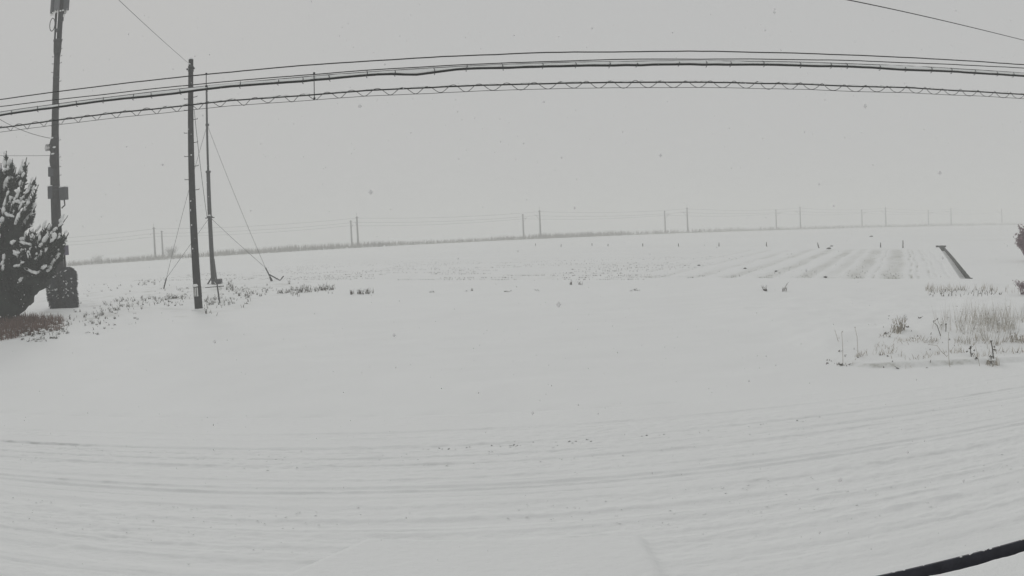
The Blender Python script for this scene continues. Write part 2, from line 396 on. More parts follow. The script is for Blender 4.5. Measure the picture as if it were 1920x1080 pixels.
# low embankment strip
xs_ = np.linspace(-420, 620, 260); offs = np.array([-9, -7.6, -6.8, -5.0, 0, 14, 20.])
hz = np.array([-.25, .05, .55, .75, .8, .8, -.3])
EX = RN[0] * (RD + offs)[None, :] + RU[0] * xs_[:, None]; EY = RN[1] * (RD + offs)[None, :] + RU[1] * xs_[:, None]
EZ = (.45 + RG * np.clip(xs_ / 50, -1, 8))[:, None] * 1.0 + hz[None, :] * .7 + .10 * vnoise(xs_[:, None] * .15, offs[None, :] * .3, 3) - .25
eb = np.zeros_like(EZ); eb[:, 1:3] = .9; eb = eb * np.clip(.8 + fbm(xs_[:, None] * .06, offs[None, :], 5), .1, 1.2)
emb = grid_mesh('railway_embankment', EX, EY, EZ, M['snow'], eb)
emb['label'] = 'low snowy railway embankment along the far edge of the field'

WORD = ['first', 'second', 'third', 'fourth', 'fifth', 'sixth', 'seventh', 'eighth']
def rail_pole(i, near):
    off = 0 if near else 13.24; sh = 0 if near else 1.06; H = 7.68 if near else 7.1
    p = RN * (RD + off) + RU * (RS0 + sh + 50 * i); z = .45 + RG * i
    nm = 'railway_pole'
    row = 'near' if near else 'far'
    o = thing(nm, f'hazy railway pole, the {"taller" if near else "shorter"} one in the {WORD[i]} pair from the left', 'railway pole', (p[0], p[1], z - .6), 'railway poles fading into the snow haze')
    mb = MB(); mb.tube([(p[0], p[1], z - .6), (p[0], p[1], z + H * .5), (p[0], p[1], z + H)], [.27, .23, .19], 8); part(mb, 'pole_shaft', M['concrete'], o, True)
    sg = 1 if near else -1; q = RN * sg
    a = Vector((p[0], p[1], z + H * .80)); b = a + Vector((q[0] * 3, q[1] * 3, .25))
    c = Vector((p[0], p[1], z + H * .64))
    mb = MB(); mb.tube([a, b], .045, 5); part(mb, 'bracket_arm', M['dark_steel'], o)
    mb = MB(); mb.tube([c, a + (b - a) * .75], .04, 5); part(mb, 'bracket_brace', M['dark_steel'], o)
    d_ = RU * .45
    mb = MB(); mb.tube([(p[0] - d_[0], p[1] - d_[1], z + H - .25), (p[0] + d_[0], p[1] + d_[1], z + H - .25)], .05, 5)
    part(mb, 'crossbar', M['dark_steel'], o)
    if near:
        mb = MB(); mb.tube([(p[0], p[1], z + H - .1), (p[0], p[1], z + H + .9)], .035, 5); part(mb, 'top_spike', M['dark_steel'], o)
    return b
tips = {True: [], False: []}
for i in range(8): tips[True].append(rail_pole(i, True))
for i in range(7): tips[False].append(rail_pole(i, False))
def rail_wire(near, frac, label, r=.022):
    off = 0 if near else 13.24; H = 7.68 if near else 7.1
    pts = []
    for i in range(-3, 9):
        a = RN * (RD + off + (2.4 if near else -2.4) * (1 if frac < .9 else 0)) + RU * (RS0 + 50 * i)
        for k in range(8):
            f = k / 8; q = a + RU * 50 * f
            pts.append((q[0], q[1], .45 + RG * (i + f) + H * frac - .7 * 4 * f * (1 - f) * (1 if frac > .7 else .15)))
    mb = MB(); mb.tube(pts, r, 4); o = mb.build('railway_wire', M['wire']); tag(o, label, 'wire', 'overhead wires of the far railway')
rail_wire(True, .82, 'faint sagging wire strung along the near row of hazy railway poles, at arm height', .03)
rail_wire(False, .80, 'faint sagging wire strung along the far row of hazy railway poles', .03)
rail_wire(True, .95, 'faint topmost wire strung along the near row of hazy railway poles', .03)

# dry reeds along the embankment
mb = MB()
for k in range(34000):
    u = random.uniform(-200, 430) if random.random() < .7 else random.uniform(-200, 110)
    dens = .62 + .5 * mnoise.noise(Vector((u * .025, 1, 0))) + .25 * mnoise.noise(Vector((u * .11, 5, 0)))
    fall = 1.0 if u < 60 else max(.62, 1 - (u - 60) / 300)
    if random.random() > dens * fall: continue
    o_ = random.uniform(-7.6, -4.5) if random.random() < .7 else random.uniform(-4.5, 2)
    p = RN * (RD + o_) + RU * u; z = .35 + RG * min(max(u / 50, -1), 8)
    h = random.uniform(.5, 1.6) * (.6 + .7 * max(0, dens)) * (1.0 if u < 60 else .95)
    lx = random.uniform(-.25, .25)
    a = Vector((p[0], p[1], z)); b = a + Vector((lx, 0, h)); ww = random.uniform(.03, .10)
    mb.add([a - Vector((ww, 0, 0)), a + Vector((ww, .02, 0)), b], [(0, 1, 2)])
o = mb.build('dry_reeds', M['reed']); tag(o, 'band of dry reeds growing along the far railway embankment', 'reeds', kind='stuff')

def twig_bush(name, base, h, wd, n, material, label, cat, bare_=True, group=None, leafy=0, seed=1):
    random.seed(seed)
    root = thing(name, label, cat, base, group); b = Vector(base); mb = MB(); lf = MB()
    for k in range(n):
        an = random.random() * 6.283; r_ = random.random() ** .6 * wd / 2
        tip = b + Vector((math.cos(an) * r_, math.sin(an) * r_, h * random.uniform(.55, 1)))
        mid = b.lerp(tip, .45) + Vector((random.uniform(-.1, .1) * wd, random.uniform(-.1, .1) * wd, h * .05))
        t_ = h * .012
        mb.tube([b + Vector((random.uniform(-.05, .05), random.uniform(-.05, .05), -.05)), mid, tip], [t_, t_ * .6, t_ * .25], 3)
        for j in range(3):
            s_ = mid.lerp(tip, random.random()); e_ = s_ + Vector((random.uniform(-.2, .2) * wd, random.uniform(-.2, .2) * wd, random.uniform(.02, .22) * h))
            mb.tube([s_, e_], [t_ * .5, t_ * .2], 3)
            for q in range(leafy):
                c = s_.lerp(e_, random.random()); lf.spike(c, c + Vector((random.uniform(-1, 1), random.uniform(-1, 1), random.uniform(-.6, 1))).normalized() * h * .09, h * .018)
    part(mb, 'twigs', material, root)
    if leafy: part(lf, 'leaves', material, root)
    random.seed(seed + 100)
    return root
# far bushes on the embankment
b_ = at(321, 486, 168); b_.z = .45; twig_bush('bare_tree', b_, 3.0, 4.2, 90, M['weed'], 'small leafless rounded tree beyond the field, near the first pair of railway poles', 'tree', seed=3)
b_ = at(183, 489, 190); b_.z = .4; twig_bush('distant_bush', b_, 2.2, 4.5, 60, M['weed'], 'faint low bush at the left end of the far field edge', 'bush', seed=4)

# ------------------------------------------------------------------ near concrete utility pole
PY = 26.33; PB = ground(373, 582); PY = PB.y; PB.z = gz(PB.x, PB.y)
ptop = at(356, 112, PY).z
def px_z(px, py, Y): return at(px, py, Y).z
def rad_at(z, z0, z1, r0, r1): return r0 + (r1 - r0) * (z - z0) / (z1 - z0)
r0, r1 = .163, .098
pole = thing('concrete_pole', 'dark concrete utility pole nearest the camera, with a striped plate low down', 'utility pole', PB)
mb = MB(); zs = np.linspace(PB.z - .4, ptop, 12)
mb.tube([(PB.x, PB.y, z) for z in zs], [rad_at(z, PB.z, ptop, r0, r1) for z in zs], 20); part(mb, 'pole_shaft', M['concrete'], pole, True)
mb = MB(); mb.blob((PB.x, PB.y, ptop + .02), (r1 * 1.0, r1 * 1.0, .06), 2, .1); part(mb, 'snow_cap', M['clump'], pole, True)
def collar(root, x, y, z, r, h, material=M['steel'], name='steel_band', n=16):
    mb = MB(); mb.tube([(x, y, z - h / 2), (x, y, z + h / 2)], r, n); return part(mb, name, material, root)
for py, hh in ((126, .06), (133, .05)):
    z = px_z(356, py, PY); collar(pole, PB.x, PB.y, z, rad_at(z, PB.z, ptop, r0, r1) + .02, hh)
z = px_z(356, 129.5, PY)
for sg in (-1, 1):
    mb = MB(); mb.tube([(PB.x + sg * .09, PB.y - .02, z), (PB.x + sg * .19, PB.y - .02, z)], .02, 6); part(mb, 'band_bolt', M['dark_steel'], pole); mb = MB(); mb.blob((PB.x + sg * .15, PB.y - .03, z), (.035, .035, .05), 1); part(mb, 'bolt_nut', M['dark_steel'], pole)
mb = MB(); mb.blob((PB.x - .03, PB.y - .13, px_z(356, 121, PY)), (.07, .04, .03), 1); part(mb, 'snow_on_band', M['clump'], pole, True)
def bolt(root, x, y, z, r, sg, L=.17, snow=True):
    mb = MB(); s_ = Vector((x + sg * r * .9, y, z)); e_ = s_ + Vector((sg * (L + .02), 0, .015)); mb.tube([s_, e_, e_ + Vector((0, 0, .035))], .013, 6)
    return part(mb, 'step_bolt', M['dark_steel'], root)
for py in (185, 206, 249, 293, 336.5):
    z = px_z(358, py, PY); bolt(pole, PB.x, PB.y, z, rad_at(z, PB.z, ptop, r0, r1), -1)
for py in (183, 225, 268, 312.5, 357):
    z = px_z(358, py, PY); bolt(pole, PB.x, PB.y, z, rad_at(z, PB.z, ptop, r0, r1), 1)
for py, sx in ((377, .0), (422, .0), (466, .0), (291, .08), (394, -.02)):
    z = px_z(362, py, PY); rr = rad_at(z, PB.z, ptop, r0, r1)
    mb = MB(); mb.blob((PB.x + sx - .02, PB.y - rr * .93, z), (.035, .04, .035) if py != 394 else (.02, .02, .05), 1, .3); part(mb, 'snow_on_bolt', M['clump'], pole, True)
for py in (172, 197): 
    z = px_z(357, py, PY); collar(pole, PB.x, PB.y, z, rad_at(z, PB.z, ptop, r0, r1) + .012, .05)
# plate wrapped round the foot
za, zb = px_z(372, 556, PY), px_z(371, 537, PY); rr = rad_at(za, PB.z, ptop, r0, r1) + .008
mb = MB(); mb.tube([(PB.x, PB.y, za - .02), (PB.x, PB.y, zb)], rr, 20); plate = part(mb, 'marker_plate', M['plate'], pole, True)
for dx in (-.082, -.008, .066):
    mb = MB(); n_ = 3; vs = []
    for zz in (za + .02, zb - .03):
        for q in range(n_):
            x_ = dx + (q - 1) * .021; y_ = -math.sqrt((rr + .004) ** 2 - x_ ** 2); vs.append((PB.x + x_, PB.y + y_, zz))
    mb.add(vs, [(0, 1, 4, 3), (1, 2, 5, 4)]); o = mb.build('white_stripe', M['white'], plate, loc=pole.location)
mb = MB(); mb.blob((PB.x - .02, PB.y - rr, zb + .05), (.13, .05, .06), 2, .12); part(mb, 'snow_on_plate', M['clump'], pole, True)
mb = MB(); mb.blob((PB.x + .05, PB.y - .1, PB.z + .02), (.36, .3, .06), 2, .15); part(mb, 'snow_drift_at_foot', M['clump'], pole, True)

# ------------------------------------------------------------------ slim guyed mast behind it
MBs = ground(400.5, 533); MY = MBs.y
mast = thing('guyed_mast', 'slim dark steel mast held by guy wires, behind the concrete pole', 'mast', MBs)
zj, zt = px_z(392, 322, MY), px_z(388, 162, MY)
mb = MB(); mb.tube([(MBs.x, MY, MBs.z - .2), (MBs.x, MY, zj)], [.155, .125], 14); part(mb, 'lower_tube', M['dark_steel'], mast, True)
mb = MB(); mb.tube([(MBs.x, MY, zj), (MBs.x - .04, MY, zt)], [.075, .065], 12); part(mb, 'upper_tube', M['dark_steel'], mast, True)
collar(mast, MBs.x, MY, zj, .17, .12, M['dark_steel'], 'joint_collar')
z2 = px_z(390, 234, MY); collar(mast, MBs.x, MY, z2, .12, .14, M['dark_steel'], 'guy_ring')
z3 = px_z(393, 407, MY); collar(mast, MBs.x, MY, z3, .18, .12, M['dark_steel'], 'guy_ring')
for sg in (-1, 1):
    mb = MB(); mb.tube([(MBs.x + sg * .1, MY, z3 - .04), (MBs.x + sg * .32, MY, z3 - .05)], .03, 6); part(mb, 'ring_lug', M['dark_steel'], mast)
mb = MB(); mb.blob((MBs.x + .02, MY - .1, z3 + .1), (.1, .08, .07), 1); part(mb, 'snow_on_ring', M['clump'], mast, True)
mb = MB(); mb.tube([(MBs.x, MY, MBs.z + .55), (MBs.x - .42, MY - .1, MBs.z - .05)], .05, 6); part(mb, 'foot_brace', M['dark_steel'], mast)
mb = MB(); mb.box((MBs.x + .3, MY - .1, MBs.z + .12), (.62, .4, .36), bev=.04); part(mb, 'foot_block', M['dark_steel'], mast)
gR = ground(512, 527); gL = ground(306, 541)
def guy(a, b, name='guy_wire', r=.012, sag=.02):
    a = Vector(a); b = Vector(b); mb = MB()
    mb.tube([a.lerp(b, t) - Vector((0, 0, sag * (b - a).length * 4 * t * (1 - t))) for t in np.linspace(0, 1, 10)], r, 4); return part(mb, name, M['steel'], mast)
gRt = gR + Vector((-.45, 0, .85)); gLt = gL + Vector((.28, 0, .62))
guy((MBs.x, MY, z2), gRt, sag=.004); guy((MBs.x, MY, z3), gRt, sag=.006); guy((MBs.x, MY, z2), gLt, sag=.004); guy((MBs.x, MY, z3), gLt, sag=.006)
back = Vector((MBs.x - 4, MY + 12, .5))
ga = at(364, 205, MY - 4); guy((MBs.x - .2, MY, z3), (ga.x, ga.y, ga.z), sag=.0, name='cable', r=.018)
for g_, t_, nm in ((gR, gRt, 1), (gL, gLt, -1)):
    mb = MB(); mb.tube([t_, g_ + Vector((0, 0, -.1))], .045, 6); part(mb, 'anchor_rod', M['dark_steel'], mast)
    if nm == 1:
        mb = MB(); mb.tube([t_.lerp(g_, .5), g_ + Vector((.5, -.1, .02)), g_ + Vector((.75, -.1, .28))], .04, 5); part(mb, 'anchor_tail', M['dark_steel'], mast)
        mb = MB(); mb.tube([t_.lerp(g_, .3), g_ + Vector((-.12, 0, -.05))], .035, 5); part(mb, 'anchor_tail', M['dark_steel'], mast)

# leaning rod and fallen bar by the mast foot
pb = ground(412, 568); pt = at(401, 486, pb.y + 3.5)
mb = MB(); mb.tube([pb - Vector((0, 0, .05)), pb.lerp(pt, .5) , pt], .035, 6); o = mb.build('leaning_rod', M['dark_steel'], loc=pb); tag(o, 'thin dark rod leaning from the snow against the foot of the guyed mast', 'rod')
a = ground(385, 540); b = ground(420, 538)
mb = MB(); mb.tube([a + Vector((0, 0, .07)), b + Vector((0, 0, .10))], .025, 6); o = mb.build('fallen_bar', M['steel'], loc=a); tag(o, 'thin bar lying across the snow just right of the striped pole plate', 'bar')

# ------------------------------------------------------------------ antenna pole at the left edge
TB = ground(117, 577); TY = TB.y
def tz(py, px=105): return px_z(px, py, TY)
tower = thing('antenna_pole', 'thick tall grey telecom pole with antennas on top and equipment boxes, at the left edge', 'telecom pole', TB)
zt0 = tz(84)
mb = MB(); zz = np.linspace(TB.z - .3, zt0, 12)
def tr_(z): return rad_at(z, TB.z, zt0, .27, .150)
mb.tube([(TB.x, TY, z) for z in zz], [tr_(z) for z in zz], 20); part(mb, 'pole_shaft', M['concrete'], tower, True)
za_, zb_ = tz(104), tz(78)
mb = MB(); mb.tube([(TB.x, TY, za_), (TB.x, TY, za_ + .2), (TB.x, TY, zb_ - .05), (TB.x, TY, zb_)], [.165, .20, .215, .20], 18); part(mb, 'pole_head_sleeve', M['concrete'], tower, True)
mb = MB(); mb.tube([(TB.x, TY, zb_), (TB.x, TY, zb_ + .07)], .235, 18); part(mb, 'head_flange', M['steel'], tower)
ztop_ = tz(26); zend = ztop_ + 2.6
mb = MB(); mb.tube([(TB.x + .08, TY, zb_), (TB.x + .08, TY, zend)], .135, 14); part(mb, 'steel_extension', M['dark_steel'], tower, True)
mb = MB(); mb.tube([(TB.x - .16, TY - .05, zb_), (TB.x - .16, TY - .05, zend - .2)], .05, 8); part(mb, 'feeder_pipe', M['dark_steel'], tower, True); mb = MB(); mb.tube([(TB.x - .10, TY - .15, zb_ + .2), (TB.x - .13, TY - .18, ztop_)], .03, 6); part(mb, 'feeder_pipe', M['dark_steel'], tower, True)
# loose feeder cable loop
mb = MB(); c = Vector((TB.x - .34, TY - .1, tz(46)));
mb.tube([c + Vector((.16 * math.cos(t), 0, .34 * math.sin(t))) for t in np.linspace(-1.9, 2.0 + 2.6, 16)], .022, 5); part(mb, 'feeder_cable', M['rubber'], tower, True)
for k, (dx, dy, rz) in enumerate(((-.40, -.10, -.5), (.06, -.36, 0), (.44, -.06, .5), (.0, .35, 3.14))):
    mb = MB(); mb.box((TB.x + dx, TY + dy, ztop_ + 1.25), (.30, .16, 2.4), rz=rz, bev=.05); an = part(mb, 'panel_antenna', M['antenna'] if k == 1 else M['box'], tower)
    for q in range(2):
        mb = MB(); mb.tube([(TB.x + dx - .06 + q * .12, TY + dy, ztop_ - .10), (TB.x + dx - .06 + q * .12, TY + dy, ztop_ + .06)], .025, 6); o = mb.build('connector', M['white'], an, loc=tower.location)
    mb = MB(); mb.tube([(TB.x + .06, TY, ztop_ + .35), (TB.x + dx, TY + dy * .6, ztop_ + .35)], .03, 6); part(mb, 'antenna_bracket', M['dark_steel'], tower); mb = MB(); mb.tube([(TB.x + .06, TY, ztop_ + 2.1), (TB.x + dx, TY + dy * .6, ztop_ + 2.1)], .03, 6); part(mb, 'antenna_bracket', M['dark_steel'], tower)
for k, dx in enumerate((-.24, -.05, .2, .36)):
    mb = MB(); mb.blob((TB.x + dx, TY - .22, ztop_ + .02), (.07, .05, .04), 1); part(mb, 'snow_on_fitting', M['clump'], tower, True)
collar(tower, TB.x, TY, tz(58), .17, .12, M['steel']); 
mb = MB(); mb.box((TB.x + .27, TY - .1, tz(40)), (.14, .12, .2), bev=.03); part(mb, 'small_junction', M['dark_steel'], tower); mb = MB(); mb.tube([(TB.x + .1, TY - .1, tz(40)), (TB.x + .3, TY - .1, tz(46))], .03, 6); part(mb, 'small_bracket', M['dark_steel'], tower)
for py in (146, 236, 258, 264, 290, 296, 350, 356):
    z = tz(py); collar(tower, TB.x, TY, z, tr_(z) + .014, .06)
for py, sg in ((77, 1), (94, 1), (107, 1), (120, 1), (106, -1), (119, -1), (135, -1), (154, 1), (264, 1), (296, 1), (314, 1), (330, 1)):
    z = tz(py); bolt(tower, TB.x, TY, z, tr_(z), sg, .14)
def ebox(x0, x1, y0, y1, name, material, dy=-.1, dp=.25):
    a = at(x0, y0, TY + dy); b = at(x1, y1, TY + dy); c = (a + b) / 2
    mb = MB(); mb.box(c, (abs(b.x - a.x), dp, abs(a.z - b.z)), bev=.03); o = part(mb, name, material, tower)
    mb = MB(); mb.box((c.x, c.y - .0, max(a.z, b.z) + .015), (abs(b.x - a.x) * .96, dp * .94, .05), bev=.02); s_ = mb.build('snow_on_box', M['clump'], o, loc=tower.location); return c
c1 = ebox(92, 103, 314, 330, 'junction_box', M['box'])
c2 = ebox(91, 101, 350, 372, 'junction_box', M['box'])
c3 = ebox(113, 126, 352, 374, 'equipment_box', M['box'], -.05, .3)
c4 = ebox(115, 127, 461, 478, 'meter_box', M['box_p'], -.15, .28)
mb = MB(); mb.tube([c2 + Vector((0, 0, -.25)), c2 + Vector((.02, 0, -.6)), (TB.x - .2, TY - .1, c2.z - .9)], .025, 6); part(mb, 'box_cable', M['rubber'], tower, True); mb = MB(); mb.tube([c3 + Vector((.02, 0, -.3)), c3 + Vector((.05, 0, -.55)), c3 + Vector((-.15, 0, -.68))], .035, 6); part(mb, 'box_cable', M['rubber'], tower, True)
mb = MB(); mb.tube([c4 + Vector((-.02, 0, -.2)), c4 + Vector((-.02, 0, -1.3)), (c4.x - .1, c4.y, TB.z)], .05, 8); part(mb, 'conduit', M['rubber'], tower, True)
mb = MB(); mb.tube([(TB.x - .24, TY - .08, tz(470)), (TB.x - .2, TY - .1, tz(300))], .045, 6); part(mb, 'side_conduit', M['steel'], tower, True)
mb = MB(); mb.blob((TB.x - .02, TY - .16, tz(300)), (.22, .12, .5), 2, .1); part(mb, 'splice_closure', M['concrete'], tower, True); mb = MB(); mb.blob((TB.x - .02, TY - .16, tz(272)), (.22, .12, .38), 2, .2); part(mb, 'splice_closure', M['concrete'], tower, True)
for k in range(5):
    mb = MB(); mb.tube([Vector((TB.x - .1 - .07 * k, TY - .25, tz(276))) + Vector((.07 * math.cos(t), 0, .16 * math.sin(t))) for t in np.linspace(0, 6, 10)], .014, 4); part(mb, 'cable_coil', M['rubber'], tower)
for k, py in enumerate((259, 289, 277)):
    mb = MB(); mb.blob((TB.x - .05 + .08 * k, TY - .24, tz(py)), (.12, .06, .05), 1, .2); part(mb, 'snow_on_fitting', M['clump'], tower, True)

# dark shrubs at its foot
def lumpy_shrub(px0, px1, py0, py1, Y, label, seed, pinch=False):
    random.seed(seed)
    a = at(px0, py0, Y); b = at(px1, py1, Y); zb2 = gz((a.x + b.x) / 2, Y) - .05; cx = (a.x + b.x) / 2; W = (b.x - a.x) / 2; H = a.z - zb2
    root = thing('dark_shrub', label, 'shrub', (cx, Y, zb2), 'dark shrubs round the foot of the telecom pole')
    mb = MB(); lv = MB(); sn = MB()
    def prof(f):   # half-width by height fraction
        if pinch: return W * (.93 if f < .4 else (.93 - .12 * min((f - .4) / .1, 1) if f < .5 else (.83 + .17 * min((f - .5) / .12, 1)) * math.sqrt(max(0, 1 - max(0, (f - .8) / .2) ** 2))))
        return W * (.62 + .38 * min(f / .35, 1)) * math.sqrt(max(0, 1 - max(0, (f - .75) / .25) ** 2))
    n = 20; L = 18; vs = []; fs = []
    for i in range(L + 1):
        f = i / L; r_ = max(prof(f), .01)
        for k in range(n):
            t = 6.283 * k / n; q = 1 + .10 * mnoise.noise(Vector((math.cos(t) * 2, math.sin(t) * 2, f * 4 + seed)))
            vs.append((cx + r_ * math.cos(t) * q, Y + r_ * .8 * math.sin(t) * q, zb2 + H * f))
    fs = [(i * n + k, i * n + (k + 1) % n, (i + 1) * n + (k + 1) % n, (i + 1) * n + k) for i in range(L) for k in range(n)]
    mb.add(vs, fs); part(mb, 'foliage_mass', M['ivy'], root, True)
    for k in range(1500):
        f = random.random(); t = random.random() * 6.283; r_ = prof(f) * random.uniform(.93, 1.03)
        p = Vector((cx + r_ * math.cos(t), Y + r_ * .8 * math.sin(t), zb2 + H * f)); d = Vector((math.cos(t), math.sin(t), random.uniform(-.8, .5))).normalized()
        lv.blade(p, p + d * .10 + Vector((0, 0, -.04)), .03)
    part(lv, 'leaves', M['ivy'], root)
    for k in range(26):
        f = random.uniform(.25, .92); t = -1.57 + random.uniform(-1.2, 1.2); r_ = prof(f) * 1.0
        sn.blob((cx + r_ * math.cos(t), Y + r_ * .8 * math.sin(t), zb2 + H * f), (random.uniform(.03, .11), .04, random.uniform(.02, .05)), 1, .3, Matrix.Rotation(random.uniform(-.9, .9), 3, 'Y'))
    part(sn, 'snow_flecks', M['clump'], root, True)
lumpy_shrub(88, 114, 512, 578, TY - .2, 'dark snow flecked shrub hugging the telecom pole, on the side of the juniper', 11)
lumpy_shrub(114, 146, 501, 578, TY - .1, 'dark shrub with a pinched waist at the telecom pole foot, on its field side', 12, True)

# ------------------------------------------------------------------ snow laden juniper
random.seed(5)
JB = ground(18, 604); JY = JB.y; JB.z = gz(JB.x, JY)
jun = thing('juniper_tree', 'dark juniper tree with flame shaped boughs loaded with snow, at the left edge', 'tree', JB)
SC = FPX / math.hypot(JB.x, JY)     # pixels per metre there
def J(px, py, d=0):
    p = at(px, py, JY + d); return p
mb = MB(); mb.tube([JB - Vector((0, 0, .2)), J(16, 520), J(12, 440), J(12, 360), J(12, 305)], [.2, .16, .12, .07, .02], 9)
mb.tube([J(17, 560), J(45, 500, -.2), J(85, 460, -.1)], [.1, .07, .03], 7); part(mb, 'trunk', M['bark'], jun, True)
crown = MB(); snow = MB(); core = MB()
def plume(base, tip, rad, snowy, n=46):
    base = Vector(base); tip = Vector(tip); ax = tip - base; L = ax.length; t = ax.normalized()
    bend = Vector((random.uniform(-.05, .05), random.uniform(-.05, .05), -.10 * abs(Vector((t.x, t.y, 0)).length))) * L
    def P(u): return base.lerp(tip, u) + bend * 4 * u * (1 - u)
    crown.tube([P(u) for u in (0, .35, .7, 1)], [rad * .35, rad * .42, rad * .25, .004], 5)
    for k in range(n):
        u = random.random() ** .85; p = P(u); r_ = rad * (math.sin(min(1, u * 1.05 + .12) * math.pi) ** .7 + .12)
        an = random.random() * 6.283; s_ = t.orthogonal().normalized(); v_ = t.cross(s_); d = (s_ * math.cos(an) + v_ * math.sin(an))
        dd = (d * 1.0 + t * random.uniform(.7, 1.6)).normalized()
        crown.spike(p + d * r_ * .25, p + d * r_ * .3 + dd * r_ * random.uniform(.9, 1.5), .016 + rad * .10)
    if snowy:
        side = Vector((-t.z * t.x, -t.z * t.y, 1 - t.z * t.z)); side = side.normalized() if side.length > .1 else Vector((0, -1, 0))
        side = (side + Vector((0, -.9, .3))).normalized()
        q = t.to_track_quat('Z', 'Y').to_matrix()
        for j in range(random.choice((3, 4, 5))):
            u = random.uniform(.2, .95); rr = rad * random.uniform(.34, .78)
            snow.blob(P(u) + side * rad * random.uniform(.6, 1.05) + Vector((random.uniform(-.04, .04), 0, 0)), (rr, rr * .8, rr * random.uniform(1.1, 2.4)), 1, .42, q)
def lobe(n, cx, c0, c1, radf, lean, snow_from, L0, L1, dep=1.0, inner=.55):
    for k in range(n):
        f = random.random(); py = c0 + (c1 - c0) * f; R_ = radf(f) ; an = random.uniform(0, 6.283)
        rx = R_ * math.cos(an); ry = R_ * math.sin(an) * dep
        k_ = random.uniform(inner, 1.0)
        b = J(cx(f), py) + Vector((rx / SC * k_ * .75, ry / SC * k_ * .75, 0))
        L = random.uniform(L0, L1); out = Vector((math.cos(an), math.sin(an), 0))
        d = (out * random.uniform(.25, 1.0) + Vector((lean + random.uniform(-.2, .25), 0, random.uniform(.55, 1.1)))).normalized()
        sn_ = (py < snow_from and k_ > .68 and ry < R_ * .6)
        if ry > 0 and k_ < .8: continue
        plume(b, b + d * L, random.uniform(.10, .17), sn_ and random.random() < .78)
prof_main = lambda f: [62, 58, 54, 46, 40, 24][min(5, int(f * 6))]
# main column, bottom (py 600) to top (py 320)
lobe(210, lambda f: 4 + 6 * f, 570, 335, prof_main, .05, 470, .35, 1.15)
# right hand limb
lobe(130, lambda f: 62 + 22 * f, 525, 455, lambda f: 42 - 6 * f, .22, 500, .45, .85, .8)
lobe(60, lambda f: 36 + 14 * f, 560, 500, lambda f: 34, .1, 400, .4, .7, .8)
for (bx, by, tx, ty, d) in ((12, 330, 12, 283, 0), (10, 350, 22, 300, -.1), (38, 345, 50, 296, 0), (40, 370, 52, 318, -.1), (48, 372, 68, 330, 0), (45, 400, 73, 345, -.1), (38, 410, 66, 362, -.3), (30, 395, 60, 350, -.3), (45, 425, 68, 385, 0), (40, 432, 66, 402, .1),
                          (4, 360, 2, 305, -.1), (22, 360, 30, 315, -.2), (20, 400, 40, 350, -.5), (8, 420, 15, 360, -.6), (25, 440, 45, 385, -.6),
                          (85, 465, 127, 405, 0), (92, 475, 129, 436, .1), (85, 460, 118, 420, -.1), (78, 460, 103, 415, 0), (70, 460, 93, 418, -.1), (62, 462, 80, 428, -.1), (55, 465, 68, 430, 0), (90, 490, 124, 455, 0), (80, 480, 110, 440, -.4), (65, 480, 95, 440, -.5), (50, 480, 78, 445, -.5),
                          (40, 480, 56, 430, -.3), (95, 500, 122, 470, .1), (88, 510, 112, 482, 0), (78, 530, 102, 500, 0)):
    plume(J(bx, by, d), J(tx, ty, d), .15, True, 60)
for (bx, by, tx, ty, d) in ((22, 505, 52, 492, -.7), (40, 500, 72, 515, -.7), (28, 540, 60, 500, -.6), (5, 470, 30, 455, -.8), (2, 520, 12, 480, -.9), (60, 520, 88, 498, -.5), (15, 480, 44, 470, -.8), (30, 450, 62, 460, -.6), (8, 400, 30, 410, -.6), (22, 375, 48, 382, -.5)):
    plume(J(bx, by, d), J(tx, ty, d), .13, True, 30)
# dark inner foliage mass, added to block light through the crown
for (px, py, rx, rz_) in ((2, 560, 56, 46), (0, 500, 52, 50), (6, 440, 40, 50), (8, 390, 26, 40), (50, 505, 38, 36), (75, 488, 26, 24), (38, 545, 30, 30), (60, 465, 24, 14), (58, 522, 34, 26), (84, 470, 26, 20)):
    core.blob(J(px, py, .25), (rx / SC, .9 * rx / SC, rz_ / SC), 3, .16)
    for k in range(420):
        an = random.uniform(3.3, 6.2); z_ = random.uniform(-1, 1); q = math.sqrt(1 - z_ * z_)
        p = J(px, py, .25) + Vector((math.cos(an) * q * rx / SC, math.sin(an) * q * .9 * rx / SC, z_ * rz_ / SC)) * random.uniform(.9, 1.06)
        crown.spike(p, p + Vector((random.uniform(-.5, .9), -.4, random.uniform(-.1, 1))).normalized() * random.uniform(.08, .2), .022)
        if random.random() < .05: snow.blob(p + Vector((0, -.05, .02)), (.03, .02, .03), 1, .3)
co = part(crown, 'crown', M['needle'], jun)
o = core.build('light_blocking_foliage', M['needle'], co, True, loc=jun.location); o['kind'] = 'stuff'
part(snow, 'snow_load', M['clump'], jun, True)

# reddish grass bank under it
random.seed(8)
mb = MB(); sn = MB()
for k in range(5200):
    px = random.uniform(-60, 120); f = random.random()
    py0 = 596 + f * (44 - 22 * max(0, px) / 120)
    if px > 60 and random.random() < (px - 60) / 90: continue
    p = ground(px, min(py0, 640 - .12 * px)); h = random.uniform(.15, .42) * (1.1 - .5 * max(0, px) / 120)
    mb.blade(p - Vector((0, 0, .03)), p + Vector((random.uniform(-.12, .12), random.uniform(-.1, .1), h)), random.uniform(.006, .016), random.uniform(-.04, .04))
    if random.random() < .035 and f > .55: sn.blob(p + Vector((0, -.1, random.uniform(.02, .12))), (random.uniform(.05, .14), .06, random.uniform(.03, .07)), 1, .35)
o = mb.build('reddish_grass', M['red']); tag(o, 'reddish brown dry grass under the snowy juniper', 'dry grass', kind='stuff')
o = sn.build('snow_clumps', M['clump'], smooth=True); tag(o, 'lumps of snow caught in the reddish grass under the juniper', 'snow', kind='stuff')

